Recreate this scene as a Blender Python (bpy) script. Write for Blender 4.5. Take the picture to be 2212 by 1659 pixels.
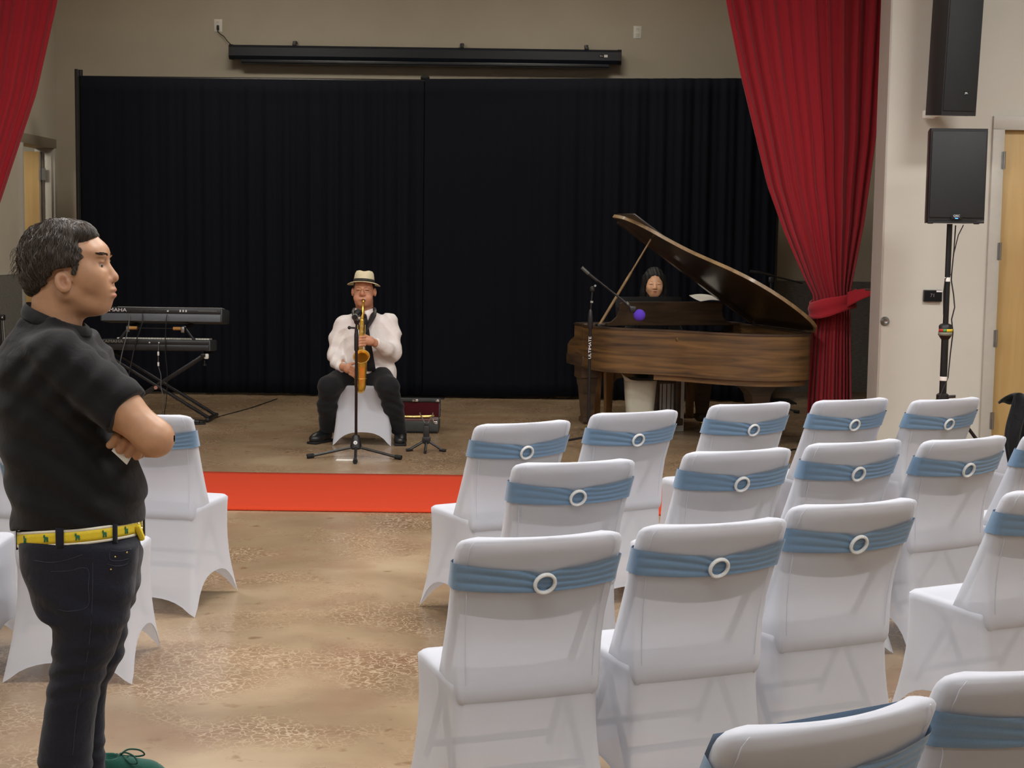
import bpy, bmesh, math, random
import numpy as np
from mathutils import Vector, Matrix, Euler

for _o in list(bpy.data.objects):
    bpy.data.objects.remove(_o, do_unlink=True)
SC = bpy.context.scene
COL = SC.collection
PI = math.pi

# ---------------------------------------------------------------- camera
cam_data = bpy.data.cameras.new('camera')
cam_data.sensor_width = 36.0
cam_data.lens = 36.0 * 3322.0 / 2212.0
cam_data.clip_end = 100
cam = bpy.data.objects.new('camera', cam_data)
COL.objects.link(cam)
PITCH = math.atan(325.0 / 3322.0)
cam.matrix_world = (Matrix.Translation((0, 0, 1.65)) @ Matrix.Rotation(PI / 2 - PITCH, 4, 'X')
                    @ Matrix.Rotation(0.014, 4, 'Z'))
SC.camera = cam

# ---------------------------------------------------------------- world, exposure
world = bpy.data.worlds.new('world')
SC.world = world
world.use_nodes = True
world.node_tree.nodes['Background'].inputs[0].default_value = (0.55, 0.6, 0.7, 1)
world.node_tree.nodes['Background'].inputs[1].default_value = 0.05
SC.view_settings.view_transform = 'Standard'
SC.view_settings.look = 'None'
SC.view_settings.gamma = 1.0
SC.view_settings.exposure = 0.0
SC.view_settings.use_curve_mapping = False
SC.cycles.max_bounces = 5
SC.cycles.diffuse_bounces = 3
SC.cycles.glossy_bounces = 3
SC.cycles.transmission_bounces = 3
SC.cycles.transparent_max_bounces = 6
SC.cycles.use_adaptive_sampling = True
SC.cycles.adaptive_threshold = 0.04
SC.cycles.use_light_tree = False

# ---------------------------------------------------------------- ceiling lamps
def ceiling_panel(x, y, z, sx, sy, power, color=(1.0, 0.99, 0.98), spread=180):
    d = bpy.data.lights.new('ceiling_panel_lamp', 'AREA')
    d.shape = 'RECTANGLE'
    d.size = sx
    d.size_y = sy
    d.energy = power
    d.color = color
    d.spread = math.radians(spread)
    o = bpy.data.objects.new('ceiling_panel_lamp', d)
    o.location = (x, y, z)
    COL.objects.link(o)
    return o

HALL_Z, STAGE_Z = 4.5, 4.75
for ly, pw in ((-1.6, 36), (1.6, 56), (4.8, 88), (8.0, 112)):
    for lx in (-3.4, 0.2, 3.8):
        ceiling_panel(lx, ly, HALL_Z - 0.03, 1.2, 0.6, pw)
for lx in (-2.6, 0.6):
    ceiling_panel(lx, 14.0, STAGE_Z - 0.03, 1.2, 0.6, 46, (1.0, 0.93, 0.80))

# ---------------------------------------------------------------- helpers
def srgb(r, g, b):
    def f(c):
        c /= 255.0
        return c / 12.92 if c <= 0.04045 else ((c + 0.055) / 1.055) ** 2.4
    return (f(r), f(g), f(b), 1.0)


def tag(o, label=None, cat=None, group=None, kind=None):
    if label: o['label'] = label
    if cat: o['category'] = cat
    if group: o['group'] = group
    if kind: o['kind'] = kind
    return o


def empty(name, loc=(0, 0, 0), rz=0.0):
    o = bpy.data.objects.new(name, None)
    o.location = loc
    o.rotation_euler = (0, 0, rz)
    o.empty_display_size = 0.1
    COL.objects.link(o)
    return o


def link_mesh(name, me, mat, parent=None):
    o = bpy.data.objects.new(name, me)
    if mat is not None:
        if isinstance(mat, (list, tuple)):
            for m in mat: me.materials.append(m)
        else:
            me.materials.append(mat)
    COL.objects.link(o)
    if parent is not None:
        o.parent = parent
    return o


def smooth_by_angle(me, ang=40.0):
    n = len(me.polygons)
    me.polygons.foreach_set('use_smooth', [True] * n)
    try:
        me.set_sharp_from_angle(angle=math.radians(ang))
    except Exception:
        pass


def frame_of(d):
    d = Vector(d).normalized()
    up = Vector((0, 0, 1)) if abs(d.z) < 0.95 else Vector((1, 0, 0))
    a = d.cross(up).normalized()
    b = a.cross(d).normalized()
    return d, a, b


class MB:
    """collects primitives; build() links them as ONE mesh object"""
    def __init__(self):
        self.v, self.f = [], []

    def add(self, vs, fs, M=None):
        n = len(self.v)
        for p in vs:
            p = Vector(p)
            if M is not None: p = M @ p
            self.v.append(tuple(p))
        for q in fs:
            self.f.append(tuple(i + n for i in q))
        return self

    def box(self, c, s, M=None, rot=None):
        x, y, z = s[0] / 2, s[1] / 2, s[2] / 2
        vs = [Vector((i, j, k)) for k in (-z, z) for j in (-y, y) for i in (-x, x)]
        if rot is not None:
            R = Euler(rot).to_matrix()
            vs = [R @ p for p in vs]
        vs = [p + Vector(c) for p in vs]
        return self.add(vs, [(0, 2, 3, 1), (4, 5, 7, 6), (0, 1, 5, 4), (2, 6, 7, 3), (0, 4, 6, 2), (1, 3, 7, 5)], M)

    def rbox(self, c, s, r=0.01, M=None, rot=None, seg=2):
        bm = bmesh.new()
        bmesh.ops.create_cube(bm, size=1.0)
        bmesh.ops.scale(bm, vec=s, verts=bm.verts)
        bmesh.ops.bevel(bm, geom=list(bm.edges), offset=min(r, 0.49 * min(s)), segments=seg, affect='EDGES', profile=0.5)
        R = Euler(rot).to_matrix() if rot is not None else Matrix.Identity(3)
        bm.verts.index_update()
        vs = [R @ v.co + Vector(c) for v in bm.verts]
        fs = [tuple(v.index for v in f.verts) for f in bm.faces]
        bm.free()
        return self.add(vs, fs, M)

    def cyl(self, p0, p1, r0, r1=None, n=14, cap=True, M=None):
        r1 = r0 if r1 is None else r1
        p0, p1 = Vector(p0), Vector(p1)
        d, a, b = frame_of(p1 - p0)
        vs = []
        for p, r in ((p0, r0), (p1, r1)):
            for i in range(n):
                t = 2 * PI * i / n
                vs.append(p + a * (r * math.cos(t)) + b * (r * math.sin(t)))
        fs = [(i, i + n, (i + 1) % n + n, (i + 1) % n) for i in range(n)]
        if cap:
            fs.append(tuple(range(n)))
            fs.append(tuple(range(2 * n - 1, n - 1, -1)))
        return self.add(vs, fs, M)

    def tube(self, pts, r, n=10, cap=True, closed=False, M=None, flat=None):
        pts = [Vector(p) for p in pts]
        m = len(pts)
        rs = r if isinstance(r, (list, tuple)) else [r] * m
        vs, fs = [], []
        pa = None
        for i, p in enumerate(pts):
            if closed:
                d = pts[(i + 1) % m] - pts[i - 1]
            else:
                d = pts[min(i + 1, m - 1)] - pts[max(i - 1, 0)]
            d.normalize()
            if pa is None:
                _, a, b = frame_of(d)
            else:
                a = (pa - d * pa.dot(d))
                if a.length < 1e-6: _, a, b = frame_of(d)
                a.normalize()
                b = a.cross(d).normalized()
            pa = a
            for k in range(n):
                t = 2 * PI * k / n
                ca, cb = math.cos(t), math.sin(t)
                if flat: cb *= flat
                vs.append(p + a * (rs[i] * ca) + b * (rs[i] * cb))
        segs = m if closed else m - 1
        for i in range(segs):
            j = (i + 1) % m
            for k in range(n):
                l = (k + 1) % n
                fs.append((i * n + k, i * n + l, j * n + l, j * n + k))
        if cap and not closed:
            fs.append(tuple(range(n - 1, -1, -1)))
            fs.append(tuple(range((m - 1) * n, m * n)))
        return self.add(vs, fs, M)

    def lathe(self, prof, n=24, M=None, sx=1.0, sy=1.0, cap=True):
        vs, fs = [], []
        m = len(prof)
        for r, z in prof:
            for k in range(n):
                t = 2 * PI * k / n
                vs.append((r * sx * math.cos(t), r * sy * math.sin(t), z))
        for i in range(m - 1):
            for k in range(n):
                l = (k + 1) % n
                fs.append((i * n + k, i * n + l, (i + 1) * n + l, (i + 1) * n + k))
        if cap:
            if prof[0][0] > 1e-5: fs.append(tuple(range(n - 1, -1, -1)))
            if prof[-1][0] > 1e-5: fs.append(tuple(range((m - 1) * n, m * n)))
        return self.add(vs, fs, M)

    def ball(self, c, r, n=12, m=8, M=None):
        rr = (r, r, r) if not isinstance(r, (tuple, list)) else r
        vs, fs = [], []
        vs.append((c[0], c[1], c[2] - rr[2]))
        for j in range(1, m):
            ph = -PI / 2 + PI * j / m
            for i in range(n):
                t = 2 * PI * i / n
                vs.append((c[0] + rr[0] * math.cos(ph) * math.cos(t), c[1] + rr[1] * math.cos(ph) * math.sin(t), c[2] + rr[2] * math.sin(ph)))
        vs.append((c[0], c[1], c[2] + rr[2]))
        top = len(vs) - 1
        for i in range(n):
            l = (i + 1) % n
            fs.append((0, 1 + l, 1 + i))
            for j in range(m - 2):
                fs.append((1 + j * n + i, 1 + j * n + l, 1 + (j + 1) * n + l, 1 + (j + 1) * n + i))
            fs.append((1 + (m - 2) * n + i, 1 + (m - 2) * n + l, top))
        return self.add(vs, fs, M)

    def torus(self, c, R, r, n=32, m=8, M=None, axis='Z', wob=0.0, k=0):
        pts, rs = [], []
        for i in range(n):
            t = 2 * PI * i / n
            u, w = R * math.cos(t), R * math.sin(t)
            p = {'Z': (u, w, 0), 'Y': (u, 0, w), 'X': (0, u, w)}[axis]
            pts.append(Vector(c) + Vector(p))
            rs.append(r * (1 + wob * math.sin(k * t)))
        return self.tube(pts, rs, n=m, closed=True, M=M)

    def prism(self, poly, z0, z1, M=None):
        n = len(poly)
        vs = [(p[0], p[1], z0) for p in poly] + [(p[0], p[1], z1) for p in poly]
        fs = [(i, (i + 1) % n, (i + 1) % n + n, i + n) for i in range(n)]
        fs += [tuple(range(n - 1, -1, -1)), tuple(range(n, 2 * n))]
        return self.add(vs, fs, M)

    def grid(self, fn, nu, nv, M=None, closed_u=False):
        vs = [fn(i / (nu if closed_u else nu - 1), j / (nv - 1)) for j in range(nv) for i in range(nu)]
        fs = []
        for j in range(nv - 1):
            for i in range(nu if closed_u else nu - 1):
                l = (i + 1) % nu
                fs.append((j * nu + i, j * nu + l, (j + 1) * nu + l, (j + 1) * nu + i))
        return self.add(vs, fs, M)

    def mesh(self, name, ang=40, flip=False):
        me = bpy.data.meshes.new(name)
        me.from_pydata(self.v, [], self.f)
        me.validate()
        bm = bmesh.new()
        bm.from_mesh(me)
        bmesh.ops.recalc_face_normals(bm, faces=bm.faces)
        bm.to_mesh(me)
        bm.free()
        smooth_by_angle(me, ang)
        return me

    def build(self, name, mat, parent=None, ang=40):
        return link_mesh(name, self.mesh(name, ang), mat, parent)


def solidify(o, t, offset=0.0):
    m = o.modifiers.new('thickness', 'SOLIDIFY')
    m.thickness = t
    m.offset = offset
    return o


def copy_tree(o, parent=None):
    c = o.copy()
    COL.objects.link(c)
    c.parent = parent
    for ch in list(o.children):
        copy_tree(ch, c)
    return c


def text_mesh(name, s, size, M, mat, parent=None, depth=0.0005, align='CENTER'):
    cu = bpy.data.curves.new(name, 'FONT')
    cu.body = s
    cu.size = size
    cu.align_x = align
    cu.align_y = 'CENTER'
    cu.extrude = depth
    cu.resolution_u = 3
    tmp = bpy.data.objects.new(name + '_tmp', cu)
    COL.objects.link(tmp)
    dg = bpy.context.evaluated_depsgraph_get()
    me = bpy.data.meshes.new_from_object(tmp.evaluated_get(dg))
    bpy.data.objects.remove(tmp, do_unlink=True)
    me.transform(M)
    me.name = name
    return link_mesh(name, me, mat, parent)


# ---------------------------------------------------------------- materials
def new_mat(name):
    m = bpy.data.materials.new(name)
    m.use_nodes = True
    nt = m.node_tree
    return m, nt, nt.nodes['Principled BSDF']


def N(nt, typ, **kw):
    n = nt.nodes.new(typ)
    for k, v in kw.items():
        setattr(n, k, v)
    return n


def ramp(nt, stops):
    n = nt.nodes.new('ShaderNodeValToRGB')
    e = n.color_ramp.elements
    e[0].position, e[0].color = stops[0]
    e[1].position, e[1].color = stops[-1]
    for p, c in stops[1:-1]:
        q = e.new(p)
        q.color = c
    return n


def plain(name, col, rough=0.5, metal=0.0, noise=0.0, nscale=20.0, bump=0.0, bscale=200.0, spec=0.5, stretch=None, sheen=0.0, coat=0.0, emit=None):
    m, nt, b = new_mat(name)
    b.inputs['Base Color'].default_value = col
    b.inputs['Roughness'].default_value = rough
    b.inputs['Metallic'].default_value = metal
    b.inputs['Specular IOR Level'].default_value = spec
    if sheen: b.inputs['Sheen Weight'].default_value = sheen
    if coat: b.inputs['Coat Weight'].default_value = coat
    if emit:
        b.inputs['Emission Color'].default_value = emit[0]
        b.inputs['Emission Strength'].default_value = emit[1]
    if noise or bump:
        tc = N(nt, 'ShaderNodeTexCoord')
        mp = N(nt, 'ShaderNodeMapping')
        if stretch: mp.inputs['Scale'].default_value = stretch
        nt.links.new(tc.outputs['Object'], mp.inputs[0])
        if noise:
            t = N(nt, 'ShaderNodeTexNoise')
            t.inputs['Scale'].default_value = nscale
            t.inputs['Detail'].default_value = 5
            nt.links.new(mp.outputs[0], t.inputs['Vector'])
            lo = tuple(c * (1 - noise) for c in col[:3]) + (1,)
            hi = tuple(min(1, c * (1 + noise)) for c in col[:3]) + (1,)
            r = ramp(nt, [(0.3, lo), (0.7, hi)])
            nt.links.new(t.outputs['Fac'], r.inputs[0])
            nt.links.new(r.outputs[0], b.inputs['Base Color'])
        if bump:
            t2 = N(nt, 'ShaderNodeTexNoise')
            t2.inputs['Scale'].default_value = bscale
            t2.inputs['Detail'].default_value = 4
            nt.links.new(mp.outputs[0], t2.inputs['Vector'])
            bp = N(nt, 'ShaderNodeBump')
            bp.inputs['Strength'].default_value = bump
            bp.inputs['Distance'].default_value = 0.004
            nt.links.new(t2.outputs['Fac'], bp.inputs['Height'])
            nt.links.new(bp.outputs[0], b.inputs['Normal'])
    return m


def wood(name, dark, light, rough=0.35, scale=(2, 2, 30), detail=6, coat=0.0, bandscale=3.0):
    m, nt, b = new_mat(name)
    tc = N(nt, 'ShaderNodeTexCoord')
    mp = N(nt, 'ShaderNodeMapping')
    mp.inputs['Scale'].default_value = scale
    nt.links.new(tc.outputs['Object'], mp.inputs[0])
    t = N(nt, 'ShaderNodeTexNoise')
    t.inputs['Scale'].default_value = bandscale
    t.inputs['Detail'].default_value = detail
    t.inputs['Distortion'].default_value = 0.6
    nt.links.new(mp.outputs[0], t.inputs['Vector'])
    r = ramp(nt, [(0.28, dark), (0.72, light)])
    nt.links.new(t.outputs['Fac'], r.inputs[0])
    nt.links.new(r.outputs[0], b.inputs['Base Color'])
    b.inputs['Roughness'].default_value = rough
    if coat: b.inputs['Coat Weight'].default_value = coat
    return m


def floor_material():
    m, nt, b = new_mat('polished_stained_concrete')
    L = nt.links.new
    tc = N(nt, 'ShaderNodeTexCoord')
    n1 = N(nt, 'ShaderNodeTexNoise'); n1.inputs['Scale'].default_value = 0.9; n1.inputs['Detail'].default_value = 7; n1.inputs['Distortion'].default_value = 0.5
    L(tc.outputs['Object'], n1.inputs['Vector'])
    r1 = ramp(nt, [(0.30, srgb(122, 102, 78)), (0.5, srgb(150, 128, 101)), (0.68, srgb(172, 151, 122))])
    L(n1.outputs['Fac'], r1.inputs[0])
    # reddish stain clouds
    n2 = N(nt, 'ShaderNodeTexNoise'); n2.inputs['Scale'].default_value = 2.3; n2.inputs['Detail'].default_value = 6
    L(tc.outputs['Object'], n2.inputs['Vector'])
    r2 = ramp(nt, [(0.50, (0, 0, 0, 1)), (0.70, (0.7, 0.7, 0.7, 1))])
    L(n2.outputs['Fac'], r2.inputs[0])
    mx = N(nt, 'ShaderNodeMixRGB'); mx.blend_type = 'MIX'
    L(r2.outputs[0], mx.inputs[0]); L(r1.outputs[0], mx.inputs[1]); mx.inputs[2].default_value = srgb(128, 97, 75)
    # crackle veins in the acid stain
    nw = N(nt, 'ShaderNodeTexNoise'); nw.inputs['Scale'].default_value = 14; nw.inputs['Detail'].default_value = 2
    L(tc.outputs['Object'], nw.inputs['Vector'])
    mv = N(nt, 'ShaderNodeMixRGB'); mv.blend_type = 'LINEAR_LIGHT'; mv.inputs[0].default_value = 0.05
    L(tc.outputs['Object'], mv.inputs[1]); L(nw.outputs['Color'], mv.inputs[2])
    vo = N(nt, 'ShaderNodeTexVoronoi'); vo.feature = 'DISTANCE_TO_EDGE'; vo.inputs['Scale'].default_value = 31
    L(mv.outputs[0], vo.inputs['Vector'])
    rv = ramp(nt, [(0.0, (1, 1, 1, 1)), (0.10, (0, 0, 0, 1))])
    L(vo.outputs['Distance'], rv.inputs[0])
    n3 = N(nt, 'ShaderNodeTexNoise'); n3.inputs['Scale'].default_value = 1.6; n3.inputs['Detail'].default_value = 4
    mp3 = N(nt, 'ShaderNodeMapping'); mp3.inputs['Location'].default_value = (5.3, 2.1, 0)
    L(tc.outputs['Object'], mp3.inputs[0]); L(mp3.outputs[0], n3.inputs['Vector'])
    r3 = ramp(nt, [(0.46, (0, 0, 0, 1)), (0.60, (0.85, 0.85, 0.85, 1))])
    L(n3.outputs['Fac'], r3.inputs[0])
    ml = N(nt, 'ShaderNodeMath'); ml.operation = 'MULTIPLY'
    L(rv.outputs[0], ml.inputs[0]); L(r3.outputs[0], ml.inputs[1])
    dk = N(nt, 'ShaderNodeMixRGB'); dk.blend_type = 'MULTIPLY'
    L(r3.outputs[0], dk.inputs[0]); L(mx.outputs[0], dk.inputs[1]); dk.inputs[2].default_value = (0.74, 0.64, 0.58, 1)
    mx2 = N(nt, 'ShaderNodeMixRGB')
    L(ml.outputs[0], mx2.inputs[0]); L(dk.outputs[0], mx2.inputs[1]); mx2.inputs[2].default_value = srgb(184, 164, 136)
    # small dark chips
    n4 = N(nt, 'ShaderNodeTexNoise'); n4.inputs['Scale'].default_value = 11; n4.inputs['Detail'].default_value = 3
    L(tc.outputs['Object'], n4.inputs['Vector'])
    r4 = ramp(nt, [(0.635, (0, 0, 0, 1)), (0.74, (0.7, 0.7, 0.7, 1))])
    L(n4.outputs['Fac'], r4.inputs[0])
    mx3 = N(nt, 'ShaderNodeMixRGB')
    L(r4.outputs[0], mx3.inputs[0]); L(mx2.outputs[0], mx3.inputs[1]); mx3.inputs[2].default_value = srgb(112, 80, 55)
    L(mx3.outputs[0], b.inputs['Base Color'])
    rr = ramp(nt, [(0.3, (0.20, 0.20, 0.20, 1)), (0.7, (0.32, 0.32, 0.32, 1))])
    L(n2.outputs['Fac'], rr.inputs[0]); L(rr.outputs[0], b.inputs['Roughness'])
    b.inputs['Specular IOR Level'].default_value = 0.5
    return m


def spandex_material():
    m, nt, b = new_mat('white_spandex')
    L = nt.links.new
    out = nt.nodes['Material Output']
    b.inputs['Base Color'].default_value = (0.75, 0.775, 0.85, 1)
    b.inputs['Roughness'].default_value = 0.62
    b.inputs['Specular IOR Level'].default_value = 0.3
    b.inputs['Sheen Weight'].default_value = 0.15
    tr = N(nt, 'ShaderNodeBsdfTranslucent'); tr.inputs['Color'].default_value = (0.78, 0.79, 0.84, 1)
    tp = N(nt, 'ShaderNodeBsdfTransparent')
    m1 = N(nt, 'ShaderNodeMixShader'); m1.inputs[0].default_value = 0.30
    L(b.outputs[0], m1.inputs[1]); L(tr.outputs[0], m1.inputs[2])
    m2 = N(nt, 'ShaderNodeMixShader'); m2.inputs[0].default_value = 0.15
    L(m1.outputs[0], m2.inputs[1]); L(tp.outputs[0], m2.inputs[2])
    L(m2.outputs[0], out.inputs['Surface'])
    return m


def cloth(name, col, rough=0.8, wr=0.25, wscale=9.0, weave=0.15, noise=0.1, sheen=0.2, stretch=None, dist=0.02):
    """woven cloth: colour noise, soft wrinkles and a fine weave as relief"""
    m, nt, b = new_mat(name)
    L = nt.links.new
    tc = N(nt, 'ShaderNodeTexCoord')
    mp = N(nt, 'ShaderNodeMapping')
    if stretch: mp.inputs['Scale'].default_value = stretch
    L(tc.outputs['Object'], mp.inputs[0])
    t = N(nt, 'ShaderNodeTexNoise'); t.inputs['Scale'].default_value = wscale; t.inputs['Detail'].default_value = 3; t.inputs['Distortion'].default_value = 0.8
    L(mp.outputs[0], t.inputs['Vector'])
    t2 = N(nt, 'ShaderNodeTexNoise'); t2.inputs['Scale'].default_value = 350; t2.inputs['Detail'].default_value = 2
    L(tc.outputs['Object'], t2.inputs['Vector'])
    lo = tuple(c * (1 - noise) for c in col[:3]) + (1,)
    hi = tuple(min(1, c * (1 + noise)) for c in col[:3]) + (1,)
    r = ramp(nt, [(0.3, lo), (0.7, hi)])
    L(t2.outputs['Fac'], r.inputs[0]); L(r.outputs[0], b.inputs['Base Color'])
    b1 = N(nt, 'ShaderNodeBump'); b1.inputs['Strength'].default_value = wr; b1.inputs['Distance'].default_value = dist
    L(t.outputs['Fac'], b1.inputs['Height'])
    b2 = N(nt, 'ShaderNodeBump'); b2.inputs['Strength'].default_value = weave; b2.inputs['Distance'].default_value = 0.001
    L(t2.outputs['Fac'], b2.inputs['Height']); L(b1.outputs[0], b2.inputs['Normal'])
    L(b2.outputs[0], b.inputs['Normal'])
    b.inputs['Roughness'].default_value = rough
    b.inputs['Specular IOR Level'].default_value = 0.2
    b.inputs['Sheen Weight'].default_value = sheen
    return m


MAT = {}
MAT['floor'] = floor_material()
MAT['wall_beige'] = plain('painted_beige_wall', srgb(186, 178, 162), 0.85, noise=0.03, nscale=3, bump=0.05, bscale=90)
MAT['wall_white'] = plain('painted_offwhite_wall', srgb(198, 194, 183), 0.8, noise=0.02, nscale=3, bump=0.05, bscale=90)
MAT['jamb'] = plain('painted_grey_jamb', srgb(176, 168, 160), 0.7, noise=0.03)
MAT['ceiling'] = plain('white_ceiling_tile', srgb(225, 222, 215), 0.9, noise=0.03, nscale=30)
MAT['wainscot'] = plain('dark_grey_textile_panel', srgb(112, 110, 104), 0.85, noise=0.3, nscale=14, bump=0.5, bscale=30, stretch=(1.5, 1.5, 14))
MAT['maple'] = wood('maple_door_veneer', srgb(180, 146, 90), srgb(196, 164, 108), 0.55, (6, 6, 0.5), 5, 0.0, 2.0)
MAT['door_frame'] = plain('grey_painted_door_frame', srgb(182, 178, 168), 0.5, noise=0.03)
MAT['frame_dark'] = plain('taupe_painted_door_frame', srgb(128, 118, 102), 0.5, noise=0.03)
MAT['steel'] = plain('brushed_steel', srgb(150, 150, 148), 0.35, 1.0, noise=0.1)
MAT['chrome'] = plain('chrome', srgb(225, 225, 225), 0.12, 1.0, noise=0.03)
MAT['black_plastic'] = plain('black_plastic', srgb(24, 24, 26), 0.45, noise=0.1, nscale=60)
MAT['black_metal'] = plain('black_painted_metal', srgb(20, 20, 21), 0.35, noise=0.15, nscale=30)
MAT['black_matte'] = plain('black_matte', srgb(14, 14, 15), 0.8, noise=0.2, nscale=80)
MAT['white_plastic'] = plain('white_plastic', srgb(225, 224, 218), 0.4, noise=0.03)
MAT['white_tape'] = plain('white_tape', srgb(232, 230, 222), 0.6, noise=0.03)
MAT['white_paint'] = plain('white_print', srgb(225, 225, 225), 0.6, noise=0.02)
MAT['brass'] = plain('gold_lacquered_brass', srgb(236, 190, 84), 0.26, 0.9, noise=0.10, nscale=25)
MAT['brass_pale'] = plain('pale_brass', srgb(242, 214, 130), 0.25, 0.9, noise=0.08)
MAT['spandex'] = spandex_material()
MAT['sash'] = cloth('dusty_blue_stretch_satin', srgb(112, 142, 172), 0.5, 0.0, 20, 0.05, 0.06, 0.3)
MAT['chair_frame'] = plain('grey_painted_steel_tube', srgb(80, 80, 82), 0.5, noise=0.05)
MAT['chair_plastic'] = plain('grey_white_plastic', srgb(128, 126, 126), 0.5, noise=0.03)
MAT['carpet'] = cloth('red_carpet', srgb(180, 56, 28), 0.95, 0.15, 5, 0.6, 0.22, 0.0)
MAT['red_velvet'] = cloth('red_velour', srgb(148, 30, 40), 0.85, 0.1, 8, 0.1, 0.10, 0.15)
MAT['black_velvet'] = cloth('black_velour', srgb(6, 10, 20), 0.9, 0.1, 8, 0.1, 0.3, 0.0)

# ================================================================ structure
def struct(name, mb, mat, parent=None, ang=30):
    o = mb.build(name, mat, parent, ang)
    if parent is None: o['kind'] = 'structure'
    return o

YP0, YP1 = 11.35, 11.65          # wall of the stage opening, front and back face
YB = 16.5                         # back wall of the stage
XL = -4.87                        # left wall of the stage
m = MB(); m.box((-1.0, 6.0, -0.05), (22, 26, 0.1)); struct('floor', m, MAT['floor'])
m = MB(); m.box((-0.5, YB + 0.1, 2.4), (9.2, 0.2, 4.8)); struct('wall_back', m, MAT['wall_beige'])
# left stage wall with the door opening
D0, D1, DH = 15.27, 16.36, 2.50
m = MB()
m.box((XL - 0.075, (YP1 - 0.1 + D0) / 2, 2.4), (0.15, D0 - YP1 + 0.1, 4.8))
m.box((XL - 0.075, (D1 + YB) / 2, 2.4), (0.15, YB - D1, 4.8))
m.box((XL - 0.075, (D0 + D1) / 2, (DH + 4.8) / 2), (0.15, D1 - D0, 4.8 - DH))
struct('wall_left', m, MAT['wall_beige'])
m = MB(); m.box((4.175, 14.05, 2.4), (0.15, 5.1, 4.8)); struct('wall_right', m, MAT['wall_beige'])
# wall of the stage opening (opening from x -4.55 to 2.72, head at 3.75)
JX = 2.716
RD0, RD1, RDH = 3.56, 4.62, 2.46
m = MB()
m.box(((JX + RD0) / 2, (YP0 + YP1) / 2, 2.3), (RD0 - JX, YP1 - YP0, 4.6))
m.box(((RD1 + 8.0) / 2, (YP0 + YP1) / 2, 2.3), (8.0 - RD1, YP1 - YP0, 4.6))
m.box(((RD0 + RD1) / 2, (YP0 + YP1) / 2, (RDH + 4.6) / 2), (RD1 - RD0, YP1 - YP0, 4.6 - RDH))
m.box((-7.05, (YP0 + YP1) / 2, 2.3), (5.0, YP1 - YP0, 4.6))
m.box(((JX - 4.55) / 2, (YP0 + YP1) / 2, 4.2), (JX + 4.55, YP1 - YP0, 0.85))
struct('wall_stage_opening', m, MAT['wall_white'])
m = MB(); m.box((JX - 0.006, (YP0 + YP1) / 2 + 0.002, 1.9), (0.012, YP1 - YP0 + 0.012, 3.75)); struct('trim_1', m, MAT['jamb'])
# the hall around and behind the camera
m = MB(); m.box((-6.6, 2.6, 2.3), (0.2, 17.6, 4.6)); struct('wall_hall_left', m, MAT['wall_white'])
m = MB(); m.box((7.1, 2.6, 2.3), (0.2, 17.6, 4.6)); struct('wall_hall_right', m, MAT['wall_white'])
m = MB(); m.box((0.2, -6.1, 2.3), (13.6, 0.2, 4.6)); struct('wall_hall_rear', m, MAT['wall_white'])
m = MB(); m.box((0.2, 2.6, HALL_Z + 0.06), (13.8, 17.6, 0.1)); struct('ceiling', m, MAT['ceiling'])
m = MB(); m.box((-0.5, 14.0, STAGE_Z + 0.05), (9.4, 5.3, 0.1)); struct('ceiling_stage', m, MAT['ceiling'])
# textile dado on the stage walls with a pale cap strip
m = MB(); m.box((-0.45, YB - 0.008, 0.595), (8.9, 0.016, 1.19)); struct('trim_2', m, MAT['wainscot'])
m = MB(); m.box((-0.45, YB - 0.010, 1.196), (8.9, 0.020, 0.012)); struct('trim_3', m, MAT['door_frame'])
m = MB(); m.box((XL + 0.008, (YP1 + D0 - 0.06) / 2, 0.595), (0.016, D0 - 0.06 - YP1, 1.19)); struct('trim_4', m, MAT['wainscot'])
m = MB(); m.box((XL + 0.010, (YP1 + D0 - 0.06) / 2, 1.196), (0.020, D0 - 0.06 - YP1, 0.012)); struct('trim_5', m, MAT['door_frame'])

# side room behind the left door
m = MB()
m.box((-7.5, 14.55, 1.6), (0.1, 4.0, 3.2)); struct('wall_side_room', m, MAT['wall_white'])
m = MB(); m.box((-6.2, 17.0, 1.6), (2.7, 0.1, 3.2)); struct('wall_side_room_end', m, MAT['wall_white'])
m = MB(); m.box((-6.2, 14.7, 3.05), (2.6, 4.6, 0.1)); struct('ceiling_side_room', m, MAT['ceiling'])
ceiling_panel(-6.1, 15.0, 2.98, 0.6, 0.6, 38, (1.0, 0.93, 0.8))

def door_frame(parent, axis, a0, a1, h, face, depth, w, mat, jm=None):
    """two jambs and a head around an opening from a0 to a1"""
    jm = jm or mat
    for a in (a0 + w / 2, a1 - w / 2):
        q = MB()
        if axis == 'Y': q.rbox((face, a, h / 2), (depth, w, h), 0.004)
        else: q.rbox((a, face, h / 2), (w, depth, h), 0.004)
        q.build('jamb', jm, parent)
    q = MB()
    if axis == 'Y': q.rbox((face, (a0 + a1) / 2, h + 0.04), (depth, a1 - a0, 0.10), 0.004)
    else: q.rbox(((a0 + a1) / 2, face, h + 0.04), (a1 - a0, depth, 0.10), 0.004)
    q.build('door_head', mat, parent)

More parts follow.
